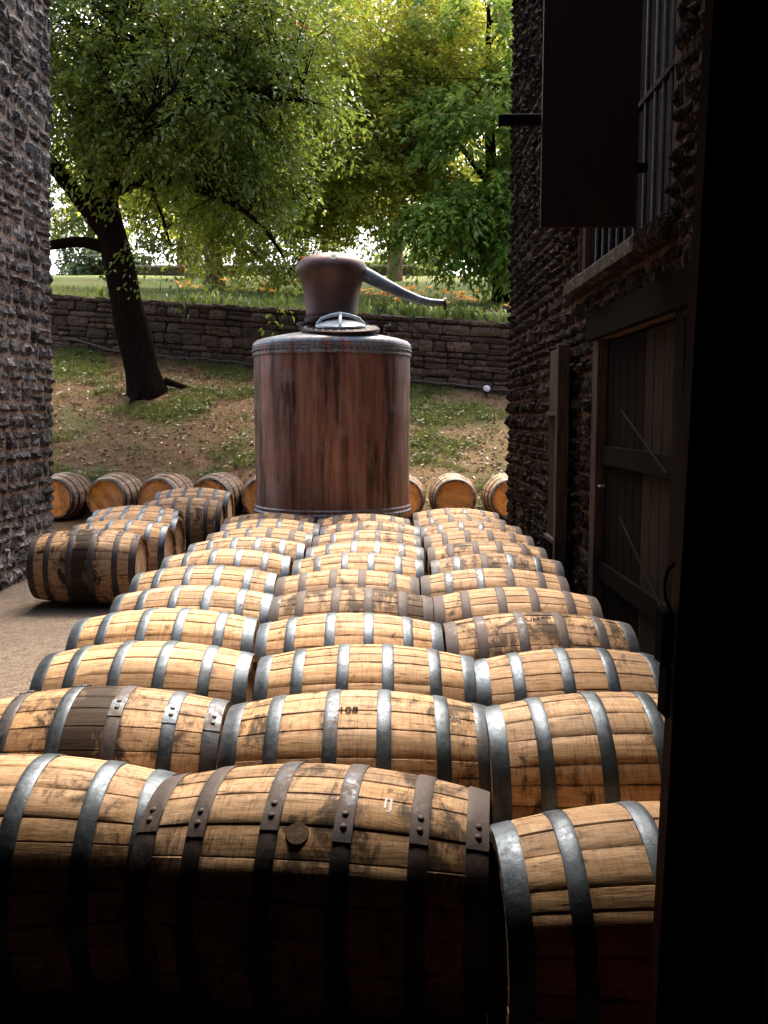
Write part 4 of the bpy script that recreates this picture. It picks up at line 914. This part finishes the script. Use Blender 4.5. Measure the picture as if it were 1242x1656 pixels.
pos = [(-.15,8),(.05,7),(.28,6),(.5,9),(.68,8),(.88,3),(1.05,2),(1.22,7),(1.4,8),(1.55,5),(1.75,1),(1.92,0),(2.08,1),(2.25,2),(2.4,6),(2.6,4)]
od = ['first','second','third','fourth','fifth','sixth','seventh','eighth','ninth','tenth','eleventh','twelfth','thirteenth','fourteenth','fifteenth','sixteenth']
for i, (x, nf) in enumerate(pos): lily(x, wall_y(x)+.33+random.uniform(-.06,.2), 26, max(0, nf-2), random.uniform(.36,.52), f'{"yellow" if nf > 2 else "mostly green"} daylily above the right wall stretch, {od[i]} counting from the still head')
posl = [(-4.0,3),(-3.75,3),(-3.5,1),(-3.2,1),(-2.75,0),(-2.45,3),(-2.1,1),(-5.2,0),(-5.8,0)]
for i, (x, nf) in enumerate(posl): lily(x, wall_y(x)+.4+random.uniform(-.08,.3), 18, nf, random.uniform(.34,.5), f'{"orange flowered" if nf > 2 else "mostly leafy"} daylily above the left wall stretch, ' + (f'{od[i]} right of the leaning trunk' if i < 7 else f'{od[i-7]} left of the leaning trunk'))

# ------------------------------------------------------------------ conduit, floodlight, wire
cp = []
for k in range(40):
    x = 3.2 - 9.6*k/39; z = bank_h(x, wall_y(x)-.12) + .10 + (.12*ss(-5.3,-6.4,x)); cp.append((x, wall_y(x)-.13, z))
tag(MB().tube(cp, .018, 6).build('conduit_pipe', M['pipe'], None, 40), 'thin dark conduit running along the foot of the retaining wall', 'pipe')
fx = 1.84; fz = bank_h(fx, wall_y(fx)-.3)
F_ = empty('floodlight', (fx, wall_y(fx)-.30, fz)); tag(F_, 'small round white floodlight on the ground before the retaining wall', 'light')
MB().tube([(0,0,0),(0,0,.10)], .02, 8).build('stake', M['lamp_body'], F_)
hm = Matrix.Translation((0,-.02,.15)) @ Matrix.Rotation(R(62), 4, 'X')
o = MB().lathe([(0,-.13),(.05,-.125),(.075,-.05),(.085,.03),(.08,.035),(.078,.02)], 24).build('housing', M['lamp_body'], F_, 40); o.matrix_basis = hm
o = MB().lathe([(.066,.018),(.045,.030),(0,.036)], 24).build('lens', M['lamp_lens'], F_, 40); o.matrix_basis = hm
tag(MB().tube([(-1,20.5,8.75),(2,20.3,8.62),(5,20.1,8.7)], .008, 5).build('overhead_wire', M['dark_iron']), 'thin dark overhead wire crossing in front of the right-hand tree', 'wire')
